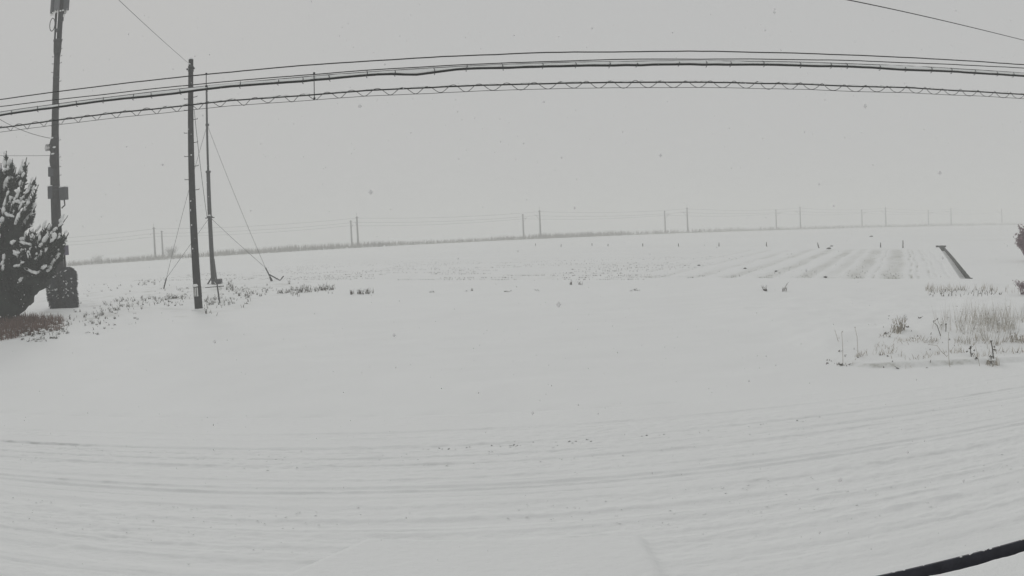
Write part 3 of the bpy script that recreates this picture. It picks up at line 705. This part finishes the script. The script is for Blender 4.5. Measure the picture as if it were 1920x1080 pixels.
# ------------------------------------------------------------------ weeds poking out of the snow
def weed_clump(mb, sn, p, n, h, w_, lean=0):
    for k in range(n):
        b = p + Vector((random.uniform(-w_, w_), random.uniform(-w_, w_), -.02)); hh = h * random.uniform(.4, 1)
        e = b + Vector((random.uniform(-.5, .5) * hh + lean * hh, random.uniform(-.3, .3) * hh, hh)); mb.tube([b, b.lerp(e, .5) + Vector((0, 0, hh * .08)), e], [.010, .008, .004], 3, False)
        if random.random() < .75:
            for q in range(random.choice((0, 1, 2))):
                c = b.lerp(e, random.uniform(.4, 1)); mb.blade(c, c + Vector((random.uniform(-.07, .07), random.uniform(-.05, .05), random.uniform(-.05, .03))), random.uniform(.008, .022))
        if random.random() < .07:
            for q in range(4): mb.blade(b + Vector((random.uniform(-.04, .04), -.02, .02)), b + Vector((random.uniform(-.10, .10), random.uniform(-.06, .03), random.uniform(.03, .08))), random.uniform(.010, .022))
        if random.random() < .35: sn.blob(e + Vector((0, 0, .01)), (random.uniform(.02, .05),) * 2 + (random.uniform(.015, .03),), 1, .3)
random.seed(21)
mb = MB(); sn = MB()
bands = [  # (x0,x1,y at x0,y at x1, spread, count, height)
    (40, 130, 632, 618, 6, 60, .22), (120, 200, 606, 590, 12, 60, .20), (190, 360, 582, 558, 9, 130, .24), (210, 330, 565, 560, 4, 60, .22), (290, 355, 562, 556, 4, 40, .22),
    (380, 470, 572, 556, 12, 90, .26), (255, 290, 534, 530, 4, 28, .3), (300, 356, 543, 541, 3, 16, .22), (400, 500, 535, 548, 8, 60, .28), (425, 445, 534, 552, 5, 22, .34),
    (540, 630, 545, 542, 7, 80, .3), (150, 330, 545, 535, 16, 40, .16), (160, 260, 618, 596, 12, 30, .12), (475, 560, 545, 552, 8, 24, .2), (60, 110, 640, 632, 3, 30, .14)]
for x0, x1, y0, y1, sp, n, h in bands:
    for k in range(int(n * .8)):
        f = random.random(); p = ground(x0 + (x1 - x0) * f, y0 + (y1 - y0) * f + random.gauss(0, sp * .7)); weed_clump(mb, sn, p, random.choice((1, 1, 2, 3, 6)), h * random.uniform(.35, .95), .05)
o = mb.build('verge_weeds', M['weed']); tag(o, 'scattered dead weeds poking through the snow round the pole feet', 'weeds', kind='stuff')
o = sn.build('snow_on_weeds', M['clump'], smooth=True); tag(o, 'small caps of snow on the scattered verge weeds', 'snow', kind='stuff')

def weed_thing(px, py, wpx, n, h, label, name='weed_clump', cat='weeds', material='weed', seed=0, lean=0, depth=.25):
    random.seed(100 + seed)
    c = ground(px, py); rng_ = math.hypot(c.x, c.y); w_ = wpx / 2 / FPX * rng_
    root = thing(name, label, cat, c, None); mb = MB(); sn = MB()
    for k in range(n):
        p = Vector((c.x + random.uniform(-w_, w_), c.y + random.uniform(-depth, depth), 0)); p.z = gz(p.x, p.y); weed_clump(mb, sn, p, random.choice((2, 3, 4)), h * random.uniform(.6, 1), .05, lean)
    part(mb, 'stems', M[material], root)
    if sn.v: part(sn, 'snow_caps', M['clump'], root, True)
weed_thing(530, 550, 22, 12, .28, 'dense dark weed clump just right of the guy wire anchor', seed=1)
weed_thing(572, 548, 26, 13, .32, 'spreading dark weed clump between the anchor clump and the low dark tuft row', seed=2)
weed_thing(612, 544, 26, 9, .34, 'dark weeds with one upright stalk at the end of the verge weed line', seed=3)
weed_thing(678, 551, 46, 24, .30, 'isolated short row of dark upright grass stubs on smooth snow', 'grass_tuft', 'grass tuft', seed=4)
weed_thing(806, 548, 20, 6, .10, 'tiny dark twigs lying almost buried right of the isolated grass row', seed=5)
weed_thing(882, 546, 14, 3, .16, 'tiny faint sprig in smooth snow below the seedling rows', 'weed_sprig', 'sprig', seed=6)
weed_thing(953, 547, 18, 4, .06, 'thin dark dash of buried grass at the centre of the yard edge', 'weed_sprig', 'sprig', seed=7)
weed_thing(1007, 545, 4, 2, .1, 'single dot of dark grass just right of the thin dash of buried grass', 'weed_sprig', 'sprig', seed=8)
weed_thing(1071, 534, 3, 3, .30, 'lone stub standing at the near field edge, first of two stubs', 'weed_sprig', 'sprig', seed=9)
weed_thing(1088, 534, 3, 2, .25, 'shorter lone stub at the near field edge, beside a taller one', 'weed_sprig', 'sprig', seed=10)
weed_thing(1189, 545, 22, 6, .08, 'two joined low specks of grass below the right end of the seedling rows', 'weed_sprig', 'sprig', seed=11)
weed_thing(1436, 545, 14, 5, .28, 'small clump with a bent stalk in front of the furrows', seed=12, lean=-.4)
weed_thing(1474, 547, 7, 3, .32, 'two slanting stalks in front of the dark furrow rows', 'weed_sprig', 'stalks', seed=13, lean=.35)
# weeds of the right hand bank
def stalk(px, py, pts, r, label, blobs=(), name='tall_weed', cat='tall weed', material='weed', seed=0):
    random.seed(300 + seed)
    c = ground(px, py); root = thing(name, label, cat, c); mb = MB(); Y = c.y
    P = [c + Vector((0, 0, -.05))] + [at(x, y, Y + random.uniform(-.05, .05)) for x, y in pts]
    mb.tube(P, [r * (1 - .5 * i / len(P)) for i in range(len(P))], 5); part(mb, 'stem', M[material], root)
    if blobs:
        sd = MB(); sn = MB()
        for x, y, s_ in blobs:
            q = at(x, y, Y)
            for k in range(9):
                sd.spike(q, q + Vector((random.uniform(-1, 1), random.uniform(-1, 1), random.uniform(-1, 1))).normalized() * s_ * random.uniform(.7, 1.3), s_ * .28)
            sn.blob(q + Vector((0, 0, s_ * .9)), (s_ * .8, s_ * .8, s_ * .4), 1, .2)
        part(sd, 'seed_heads', M[material], root); part(sn, 'snow_caps', M['clump'], root, True)
stalk(1864, 683, ((1861, 655), (1858, 638)), .016, 'tallest dark stalk standing on the edge of the right hand bank', ((1859, 640, .035), (1864, 650, .03), (1858, 668, .05)), seed=1)
stalk(1822, 669, ((1820, 660), (1819, 650)), .012, 'dark cross shaped weed beside the tallest stalk on the bank', ((1819, 652, .055), (1813, 659, .035), (1827, 657, .03), (1823, 664, .03)), 'dark_weed', 'weed', seed=2)
stalk(1782, 688, ((1779, 672), (1778, 640), (1779, 622)), .007, 'thin straight pale stem rising from the bank edge below the bent stalks', name='thin_stem', cat='stem', material='tan', seed=3)
stalk(1780, 668, ((1766, 660), (1757, 648), (1742, 646)), .006, 'thin drooping pale stem left of the straight thin stem', ((1741, 646, .02),), name='thin_stem', cat='stem', material='tan', seed=4)
stalk(1838, 686, ((1832, 662), (1829, 650)), .006, 'thin leaning pale stem between the cross shaped weed and the tallest stalk', name='thin_stem', cat='stem', material='tan', seed=5)
stalk(1765, 630, ((1757, 610), (1750, 604), (1757, 598)), .010, 'bent broken stalk with a hooked top, left of the grass bank', ((1758, 598, .025), (1750, 602, .02)), 'bent_stalk', 'stalk', seed=6)
stalk(1773, 624, ((1774, 612), (1772, 607)), .010, 'short stalk with dark heads right of the bent broken stalk', ((1774, 608, .035), (1765, 609, .025)), 'bent_stalk', 'stalk', seed=7)
stalk(1581, 668, ((1580, 645), (1578, 622)), .006, 'thin upright stem at the left tip of the right hand bank', ((1580, 622, .02), (1573, 634, .014)), 'thin_stem', 'stem', 'tan', seed=8)
stalk(1573, 640, ((1568, 628), (1565, 618)), .006, 'short leaning stem left of the thin upright stem at the bank tip', (), 'thin_stem', 'stem', 'tan', seed=9)
stalk(1610, 650, ((1607, 632), (1603, 614)), .006, 'thin stem standing alone right of the pair at the bank tip', ((1603, 614, .016),), 'thin_stem', 'stem', 'tan', seed=10)
weed_thing(1685, 622, 34, 11, .42, 'isolated fan shaped tuft of dry grass on the right hand bank', 'grass_tuft', 'grass tuft', 'tan', 14)
weed_thing(1907, 640, 26, 6, .3, 'sparse pale weeds by the frame edge above the bank lip', 'weed_clump', 'weeds', 'tan', 15)
weed_thing(1855, 683, 22, 9, .22, 'cluster of short grass stubs round the foot of the tallest stalk', 'grass_tuft', 'grass tuft', 'tan', 16)
random.seed(31)
mb = MB(); sn = MB()
for k in range(1250):
    px = random.triangular(1745, 2010, 1880); py = 616 + random.gauss(0, 9) - .03 * (px - 1770)
    p = ground(px, py); dn = mnoise.noise(Vector((p.x * 1.3, p.y, 0)))
    if dn < -.12: continue
    h = random.uniform(.22, .60) * (1 + dn * .6)
    mb.blade(p - Vector((0, 0, .03)), p + Vector((random.uniform(-.22, .22), random.uniform(-.15, .15), h)), random.uniform(.002, .0045), random.uniform(-.05, .05))
    if random.random() < .05: sn.blob(p + Vector((0, 0, h * .5)), (.03, .03, .02), 1, .3)
for (x0, x1, y0, n, h) in ((1735, 1870, 545, 330, .26), (1885, 1960, 548, 90, .26), (1560, 1620, 668, 60, .1), (1640, 1760, 640, 120, .12), (1620, 1919, 660, 160, .14), (1790, 1919, 640, 150, .2)):
    for k in range(n):
        px = random.uniform(x0, x1); p = ground(px, y0 + random.gauss(0, 2.5)); 
        if mnoise.noise(Vector((p.x * .9, 3, 0))) < -.05 and random.random() < .8: continue
        hh = h * random.uniform(.4, 1.1); mb.blade(p, p + Vector((random.uniform(-.1, .1), 0, hh)), random.uniform(.004, .008), .02)
o = mb.build('dry_bank_grass', M['tan']); tag(o, 'thin pale dry grass standing on the right hand snow bank', 'dry grass', kind='stuff')
o = sn.build('snow_in_grass', M['clump'], smooth=True); tag(o, 'bits of snow caught in the dry grass of the right hand bank', 'snow', kind='stuff')
random.seed(33)
mb = MB(); sn = MB()
for k in range(22):
    px = random.uniform(1548, 1625); p = ground(px, random.uniform(640, 676)); weed_clump(mb, sn, p, 1, .07, .02)
for k in range(60):
    px = random.uniform(1640, 1919); p = ground(px, random.uniform(590, 680)); weed_clump(mb, sn, p, 1, .06, .02)
for k in range(70):
    px = random.uniform(1740, 1880); p = ground(px, random.uniform(544, 556)); weed_clump(mb, sn, p, 1, .14, .03)
o = mb.build('bank_weeds', M['weed']); tag(o, 'sparse dark weed tips dotting the right hand snow bank', 'weeds', kind='stuff')
def leafy_shrub(px, py, h, wd, n, label, seed):
    p = ground(px, py); twig_bush('winter_shrub', p, h, wd, n, M['pink'], label, 'shrub', leafy=5, seed=seed)
leafy_shrub(1927, 490, 1.8, 1.5, 110, 'pinkish brown shrub reaching in at the right edge, near the far field', 41)
leafy_shrub(1917, 552, .45, .8, 40, 'small low pinkish shrub at the right edge, below the taller one', 42)

# seedling stubble and clods in the field
random.seed(51)
mb = MB()
for r_ in range(15):
    s_ = 30.0 + r_ * 1.45 + (.3 if r_ == 0 else 0)
    n = int(420 * (1 - r_ / 17))
    for k in range(n):
        t = random.uniform(-56, -12); 
        if mnoise.noise(Vector((t * .16, s_ * .3, 0))) < -.1: continue
        q = st(s_ + random.gauss(0, .09), t); z = gz(*q); h = random.uniform(.02, .055)
        a = Vector((q[0], q[1], z)); ww = random.uniform(.010, .022); mb.add([a - Vector((ww, 0, .01)), a + Vector((ww, 0, -.01)), a + Vector((random.uniform(-.02, .02), 0, h))], [(0, 1, 2)])
for k in range(700):
    t = random.choice((-1.35, -2.95, -5.2, -6.9, -8.6, -10.3, -12.1, -13.9)) + random.gauss(0, .45); s_ = 31.4 + random.expovariate(.55) if random.random() < .7 else random.uniform(31, 57)
    q = st(s_, t); z = gz(*q); a = Vector((q[0], q[1], z - .04)); ww = random.uniform(.006, .018); mb.add([a - Vector((ww, 0, 0)), a + Vector((ww, 0, 0)), a + Vector((0, 0, random.uniform(.04, .08)))], [(0, 1, 2)])
o = mb.build('crop_stubble', M['weed']); tag(o, 'rows of tiny seedlings and stubble showing through the field snow', 'stubble', kind='stuff')
def clod(px, py, s_, label):
    p = ground(px, py); mb = MB(); mb.blob(p + Vector((0, 0, s_ * .3)), (s_ * 1.6, s_, s_ * .6), 2, .35); o = mb.build('soil_clod', M['crumb'], loc=p); tag(o, label, 'clod', 'dark clods lying on the field snow')
clod(1554, 467, .14, 'dark clod of earth lying behind the furrows'); clod(1559, 462, .10, 'smaller thin dark clod just behind the clod at the furrow ends'); clod(1634, 444, .16, 'flat dark lump far out on the open field')
clod(1548, 520, .055, 'small round clod at the near end of the furrows'); clod(1310, 498, .06, 'tiny dark clod left of the furrows'); clod(1397, 504, .06, 'dark clod at the left edge of the furrowed part'); clod(1455, 509, .05, 'small clod between the left furrows and their near end')
SW = ['seventh stake from the ditch', 'sixth stake from the ditch', 'fifth stake from the ditch, halfway along the row', 'fourth stake from the ditch', 'third stake from the ditch, slightly bent', 'second stake from the ditch', 'tallest stake, first in the row from the ditch']
xs9 = [(1004, 461, 5), (1052, 463, 5), (1110, 461, 5), (1140, 462, 5), (1205, 462, 6), (1272, 462, 6), (1348, 462, 7), (1437, 462, 8), (1536, 465, 10), (1651, 464, 9), (1693, 465, 14)]
lab9 = ['eleventh', 'tenth', 'ninth', 'eighth', 'seventh', 'sixth', 'fifth', 'fourth', 'third', 'second', 'first']
for (x, y, hp), wn in zip(xs9, lab9):
    p = ground(x, y); rg = math.hypot(p.x, p.y); h = hp / FPX * rg
    mb = MB(); tp = p + Vector((.02 if wn != 'third' else -.15, 0, h)); mb.tube([p - Vector((0, 0, .1)), p.lerp(tp, .5) + Vector((-.03 if wn == 'third' else 0, 0, 0)), tp], [.055 if hp > 6 else .045, .045, .03], 6)
    o = mb.build('marker_stake', M['wood'], loc=p)
    tag(o, f'{wn} small dark marker stake counted from the ditch' + {'first': ', the tallest', 'third': ', slightly bent'}.get(wn, ''), 'stake', 'row of small stakes across the snowy field')

# ------------------------------------------------------------------ overhead cables along the road
def fitq(pts):
    A = []; b_ = []
    for px, py in pts:
        d = ray(px, py); u = d.x / d.y; A.append([1, u, u * u, u ** 3]); b_.append(d.z / d.y)
    return np.linalg.lstsq(np.array(A), np.array(b_), rcond=None)[0]
CY = 11.0
def cable_fn(pts, Y=CY):
    k = fitq(pts); UL = .95
    def f(x):
        u = x / Y; uc = max(-UL, min(UL, u)); v = k[0] + k[1] * uc + k[2] * uc ** 2 + k[3] * uc ** 3
        sl = k[1] + 2 * k[2] * uc + 3 * k[3] * uc ** 2
        return CAM_Z + Y * (v + sl * (u - uc))
    return f
top_f = cable_fn([(0, 186), (180, 164), (360, 142), (660, 116), (820, 107), (960, 100), (1120, 97), (1280, 97), (1600, 104), (1780, 112), (1920, 121)])
sec_f = cable_fn([(0, 199), (360, 158), (520, 142.5), (590, 137), (800, 126), (1000, 114.5), (1180, 109.5), (1400, 109.5), (1660, 114.5), (1920, 127)])
thk_f = cable_fn([(0, 215), (200, 191), (360, 170), (590, 149.5), (855, 131), (1000, 126), (1180, 121), (1400, 122), (1660, 129), (1920, 142.5)])
spi_f = cable_fn([(0, 239), (200, 216), (360, 198), (590, 174), (760, 165), (960, 158), (1130, 156), (1300, 155), (1480, 158), (1660, 163), (1920, 177)])
XR = np.linspace(-26, 26, 260)
def wig(x, s): return .012 * mnoise.noise(Vector((x * .8, s, 0))) + .004 * mnoise.noise(Vector((x * 4, s, 3)))
mb = MB(); mb.tube([(x, CY, top_f(x) + wig(x, 1)) for x in XR], .0095, 6); o = mb.build('overhead_cable', M['rubber'], smooth=True); tag(o, 'topmost thin black overhead cable spanning the whole view', 'cable', 'overhead cables strung along the road')
mb = MB(); mb.tube([(x, CY + .05, sec_f(x) + wig(x, 2)) for x in XR], .008, 6); o = mb.build('overhead_cable', M['rubber'], smooth=True); tag(o, 'second black overhead cable, just above the thick snow laden one', 'cable', 'overhead cables strung along the road')
root = thing('snow_laden_cable', 'thick black overhead cable carrying a ridge of snow under its support wire', 'cable', (0, CY, thk_f(0)), 'overhead cables strung along the road')
def thk(x):
    k = .035 * math.exp(-((x + 1.3) / .35) ** 2) * -1 + .02 * math.exp(-((x + .55) / .5) ** 2)
    return thk_f(x) + k + wig(x, 3) * 1.6
def mess_z(x): return thk_f(x) + .060 + wig(x, 4) * .4
mb = MB(); mb.tube([(x, CY, thk(x)) for x in XR], .018, 8); part(mb, 'cable', M['rubber'], root, True)
mb = MB(); mb.tube([(x, CY, mess_z(x)) for x in XR], .006, 5); part(mb, 'support_wire', M['wire'], root, True)
mb = MB(); vs = []; fs = []; n = 8; XF = np.linspace(-26, 26, 1300)
for i, x in enumerate(XF):
    zl, zh = thk(x) + .012, mess_z(x) + .008; full = .80 + .30 * mnoise.noise(Vector((x * .8, 9, 0))) + .16 * mnoise.noise(Vector((x * 5, 4, 0)))
    if x < -6: full *= .9
    full = max(.45, min(1.05, full)); hh = (zh - zl) * full / 2; wd = .024 * (1 + .25 * mnoise.noise(Vector((x * 7, 2, 0))))
    for k in range(n):
        t = 6.283 * k / n; vs.append((x, CY + wd * math.cos(t), zl + hh + hh * math.sin(t)))
fs = [(i * n + k, (i + 1) * n + k, (i + 1) * n + (k + 1) % n, i * n + (k + 1) % n) for i in range(len(XF) - 1) for k in range(n)]
mb.add(vs, fs); part(mb, 'snow_ridge', M['clump'], root, True)
# clips along it
cm = MB(); cm.tube([(0, .02, -.034), (0, -.02, -.034), (0, -.028, -.02), (.012, -.03, .03), (0, -.01, .064)], .006, 5); 
c0 = cm.build('cable_clip', M['steel'], root)
for i, x in enumerate(np.arange(-10.4, 11, .52)):
    c = c0 if i == 0 else c0.copy()
    if i: C.objects.link(c)
    c.parent = root; xj = x + random.uniform(-.13, .13); c.scale = (1, 1, random.uniform(.8, 1.1)); c.rotation_euler.y = random.uniform(-.25, .25); c.location = (xj, 0, thk(xj) - root.location.z)
def vbar(px, top, bot):
    d = ray(px, 160); x = d.x / d.y * CY; mb = MB(); mb.tube([(x, CY - .03, bot(x)), (x, CY - .03, top(x))], .007, 5)
    part(mb, 'spacer', M['dark_steel'], root)
    for f_ in (top, bot): mb = MB(); mb.blob((x, CY - .03, f_(x)), (.022, .02, .02), 1); part(mb, 'spacer_clamp', M['dark_steel'], root)
vbar(388, top_f, lambda x: thk_f(x) + .05); vbar(590, sec_f, lambda x: spi_f(x) - .07)
root = thing('spiral_hung_cable', 'lowest overhead cable, held to a thin wire by a continuous spiral hanger', 'cable', (0, CY, spi_f(0)), 'overhead cables strung along the road')
def spi(x): return spi_f(x) + wig(x, 6)
mb = MB(); mb.tube([(x, CY, spi(x)) for x in XR], .0115, 6); part(mb, 'cable', M['rubber'], root, True)
def low(x): return spi(x) - .085 - .012 * mnoise.noise(Vector((x * .4, 8, 0)))
mb = MB(); mb.tube([(x, CY, low(x)) for x in XR], .0045, 5); part(mb, 'support_wire', M['wire'], root, True)
mb = MB(); sp = []; PITCHS = .395
for i in range(int(22 / PITCHS * 16)):
    x = -11.0 + i * PITCHS / 16; t = 2 * math.pi * i / 16 + 1.5 * mnoise.noise(Vector((x * .5, 0, 7)))
    sp.append((x, CY + .052 * math.sin(t), (spi(x) + low(x)) / 2 + .012 + (.054 + .014 * mnoise.noise(Vector((x * 2.3, 5, 0)))) * math.cos(t)))
mb.tube(sp, .005, 5); part(mb, 'spiral_hanger', M['wire'], root, True)
mb = MB()
for i in range(70):
    x = -11 + i * .32 + random.uniform(-.15, .15); mb.blob((x, CY, spi(x) + .015), (random.uniform(.04, .16), .014, random.uniform(.008, .016)), 1, .3)
part(mb, 'snow_crust', M['clump'], root, True)
# loose service wires
def wire(a, b, name, label, r=.008, sag=.3, n=24, mtl='rubber'):
    a = Vector(a); b = Vector(b); mb = MB(); mb.tube([a.lerp(b, t) - Vector((0, 0, sag * 4 * t * (1 - t))) for t in np.linspace(0, 1, n)], r, 5); o = mb.build(name, M[mtl], smooth=True); tag(o, label, 'wire')
pz = px_z(355, 118, PY); A = Vector((PB.x - .1, PY - .1, pz)); Bq = at(232, 0, 16.0); dirv = Bq - A
wire(A, A + dirv * 2.4, 'service_wire', 'thin wire rising from the top of the near concrete pole to the upper left', .007, .12)
a = at(1640, 0, 9.0); b = at(1920, 68, 13.0); dirv = b - a
wire(a - dirv * .9, b + dirv * 1.2, 'service_wire', 'thin black wire crossing the upper right corner of the sky', .008, .10)
a = Vector((TB.x - .15, TY - .1, tz(259))); b = at(15, 215, TY - 1)
wire(a, a + (b - a) * 2.2, 'service_wire', 'curved wire sagging from the telecom pole fittings up to the left', .014, .45)
b = at(0, 290, TY); a = Vector((TB.x - .15, TY - .1, tz(291)))
wire(a, a + (b - a) * 2.0, 'service_wire', 'faint level wire leaving the telecom pole to the left above the juniper top', .010, .05)

# ------------------------------------------------------------------ eave and gutter under the camera, lower right
RH = 1.72
gy0 = 2.05
random.seed(61)
root = thing('eave_gutter', 'dark eaves gutter at the lower right corner, with roof snow behind it', 'gutter', (2.0, gy0, RH))
GROOT = root
tr = MB(); n = 60; vs = []; fs = []
prof = [(-.125, -.05), (-.120, -.075), (-.10, -.085), (.0, -.085), (.02, -.075), (.03, .0), (.038, .0), (.03, -.09), (.0, -.1), (-.11, -.1), (-.135, -.06)]
for i in range(2):
    x = .35 + i * 4.4
    for (y_, z_) in prof: vs.append((x, gy0 + y_ + .004 * i, RH + z_))
k = len(prof); fs = [(j, (j + 1) % k, k + (j + 1) % k, k + j) for j in range(k)] + [tuple(range(k)), tuple(reversed(range(k, 2 * k)))]
tr.add(vs, fs); part(tr, 'gutter_trough', M['gutter'], root)
# roof deck and the ragged snow sheet that ends at the gutter
mb = MB(); mb.box((2.55, .66, RH - .07), (4.4, 2.45, .03)); part(mb, 'roof_deck', M['gutter'], root)
mb = MB(); mb.box((2.55, gy0 - .150, RH - .13), (4.4, .02, .12)); part(mb, 'fascia_board', M['gutter'], root)
nx, ny = 220, 46; vs = []; fs = []
for i in range(nx + 1):
    x = .36 + 4.38 * i / nx
    lip = gy0 - .070 + .012 * mnoise.noise(Vector((x * 2.1, 1, 0))) + .008 * mnoise.noise(Vector((x * 11, 2, 0))) + .004 * mnoise.noise(Vector((x * 40, 2, 0)))
    for j in range(ny + 1):
        f = j / ny
        if f < .8: g = f / .8; y = -.45 + (lip - .05 + .45) * g ** .6; z = RH + .035 + .012 * mnoise.noise(Vector((x * 2.4, y * 2.4, 3))) + .003 * mnoise.noise(Vector((x * 14, y * 14, 3)))
        else: t = (f - .8) / .2 * 2.3; y = lip - .05 + .05 * math.sin(min(t, 1.57)) - (.02 * max(0, t - 1.57)); z = RH + .035 - .05 * (1 - math.cos(t)) * .9
        vs.append((x, y, z))
fs = [(i * (ny + 1) + j, (i + 1) * (ny + 1) + j, (i + 1) * (ny + 1) + j + 1, i * (ny + 1) + j + 1) for i in range(nx) for j in range(ny)]
mb = MB(); mb.add(vs, fs); part(mb, 'roof_snow', M['clump'], root, True)
for x in (1.9, 2.8, 3.7):
    mb = MB(); mb.box((x, gy0 - .02, RH - .004), (.022, .11, .006)); part(mb, 'gutter_strap', M['gutter'], root)
mb = MB()
for k in range(90):
    x = random.uniform(.9, 4.7); mb.blob((x, gy0 + .036 + random.gauss(0, .003), RH + .001), (random.uniform(.003, .008), .004, .0025), 1, .3)
for k in range(60):
    mb.blob((random.uniform(.9, 4.7), gy0 + random.uniform(-.03, .02), RH - .078), (.005, .004, .003), 1, .3)
part(mb, 'frost_crust', M['clump'], root)

GROOT.rotation_euler.z = R(2.6); GROOT.location.y -= .028
# crumbs of dirty slush thrown out of the ruts
random.seed(71)
mb = MB()
def crumbs(x0, x1, y, n, sy, s_):
    for k in range(n):
        x = random.uniform(x0, x1)
        if mnoise.noise(Vector((x * 1.2, y, 0))) < -.05 and random.random() < .8: continue
        yv = y + .035 * x + .0018 * x * x + random.gauss(0, sy); z = gz(x, yv)
        r_ = s_ * random.uniform(.4, 1.3); mb.blob((x, yv, z + r_ * .15), (r_ * 1.5, r_, r_ * .5), 1, .4)
crumbs(-4.6, -1.4, 9.28, 40, .06, .006); crumbs(-1.3, 1.0, 9.52, 90, .05, .008); crumbs(1.5, 4.5, 9.6, 20, .06, .008)
crumbs(-3.5, 1.5, 7.22, 26, .08, .005); crumbs(-6, 6, 6.6, 20, .2, .004); crumbs(-.5, 1.4, 6.35, 10, .03, .006); crumbs(1, 7, 8.9, 20, .3, .005); crumbs(2, 5.5, 6.1, 12, .08, .005)
o = mb.build('slush_crumbs', M['crumb']); tag(o, 'dark crumbs of dirty slush along the tyre ruts', 'slush', kind='stuff')
mb = MB()
for k in range(900):
    x = random.uniform(-8, 8); lane = random.choice((9.5, 9.2, 7.3, 6.9, 6.55, 6.3, 5.95, 8.9, 7.1, 6.7)); yv = lane + .035 * x + .0018 * x * x + random.gauss(0, .10)
    if -1.9 < x < 1.25 and yv < 6.6: continue
    if mnoise.noise(Vector((x * .7, lane * 3, 0))) < .0: continue
    r_ = random.uniform(.004, .014); mb.blob((x, yv, gz(x, yv) + .004 + r_ * .1), (r_ * 1.5, r_, r_ * .5), 1, .4)
o = mb.build('snow_crumbs', M['clump']); tag(o, 'loose crumbs of snow between the tyre ruts', 'snow', kind='stuff')

# falling snow
random.seed(81)
mb = MB(); V8 = [(1, 0, 0), (-1, 0, 0), (0, 1, 0), (0, -1, 0), (0, 0, 1), (0, 0, -1)]; F8 = [(0, 2, 4), (2, 1, 4), (1, 3, 4), (3, 0, 4), (2, 0, 5), (1, 2, 5), (3, 1, 5), (0, 3, 5)]
for k in range(7000):
    Y = random.uniform(1.2, 30); p = (random.uniform(-1.1, 1.1) * (Y + 4), Y, random.uniform(0.1, 3 + Y * .42)); r_ = random.choice((.002, .0025, .003, .003, .0045)) * random.uniform(.8, 1.2) * (1 if Y < 5 else 1.6)
    mb.add([(p[0] + v[0] * r_, p[1] + v[1] * r_, p[2] + v[2] * r_ * 1.3) for v in V8], F8)
for px, py, Y, r_ in ((675, 199, 1.7, .0052), (1762, 324, 1.6, .0056), (305, 309, 1.8, .004), (722, 121, 1.8, .003), (1435, 57, 1.7, .003), (1563, 386, 1.7, .003), (1575, 900, 1.6, .007), (1702, 848, 1.6, .004), (1084, 759, 1.8, .003), (971, 471, 1.7, .0025), (237, 275, 2, .003), (1792, 20, 1.8, .003)):
    p = at(px, py, Y); mb.add([(p[0] + v[0] * r_, p[1] + v[1] * r_, p[2] + v[2] * r_ * .9) for v in ICO[1][0]], ICO[1][1])
o = mb.build('falling_snow', M['flake']); tag(o, 'snowflakes falling through the air', 'snowfall', kind='stuff')

# ------------------------------------------------------------------ snow haze
HAZE = .0047
hm = bpy.data.materials.new('snow_haze'); hm.use_nodes = True; t = hm.node_tree; t.nodes.clear()
pv = N(t, 'ShaderNodeVolumePrincipled'); pv.inputs['Color'].default_value = (.97, .975, .96, 1); pv.inputs['Density'].default_value = HAZE; pv.inputs['Anisotropy'].default_value = .0
mo = N(t, 'ShaderNodeOutputMaterial'); t.links.new(pv.outputs[0], mo.inputs['Volume'])
mb = MB(); mb.box((0, 0, 8.25), (5200, 5200, 20.5)); hz_ = mb.build('haze', hm); tag(hz_, kind='stuff')
hz_['label'] = 'pale snow haze filling the air'
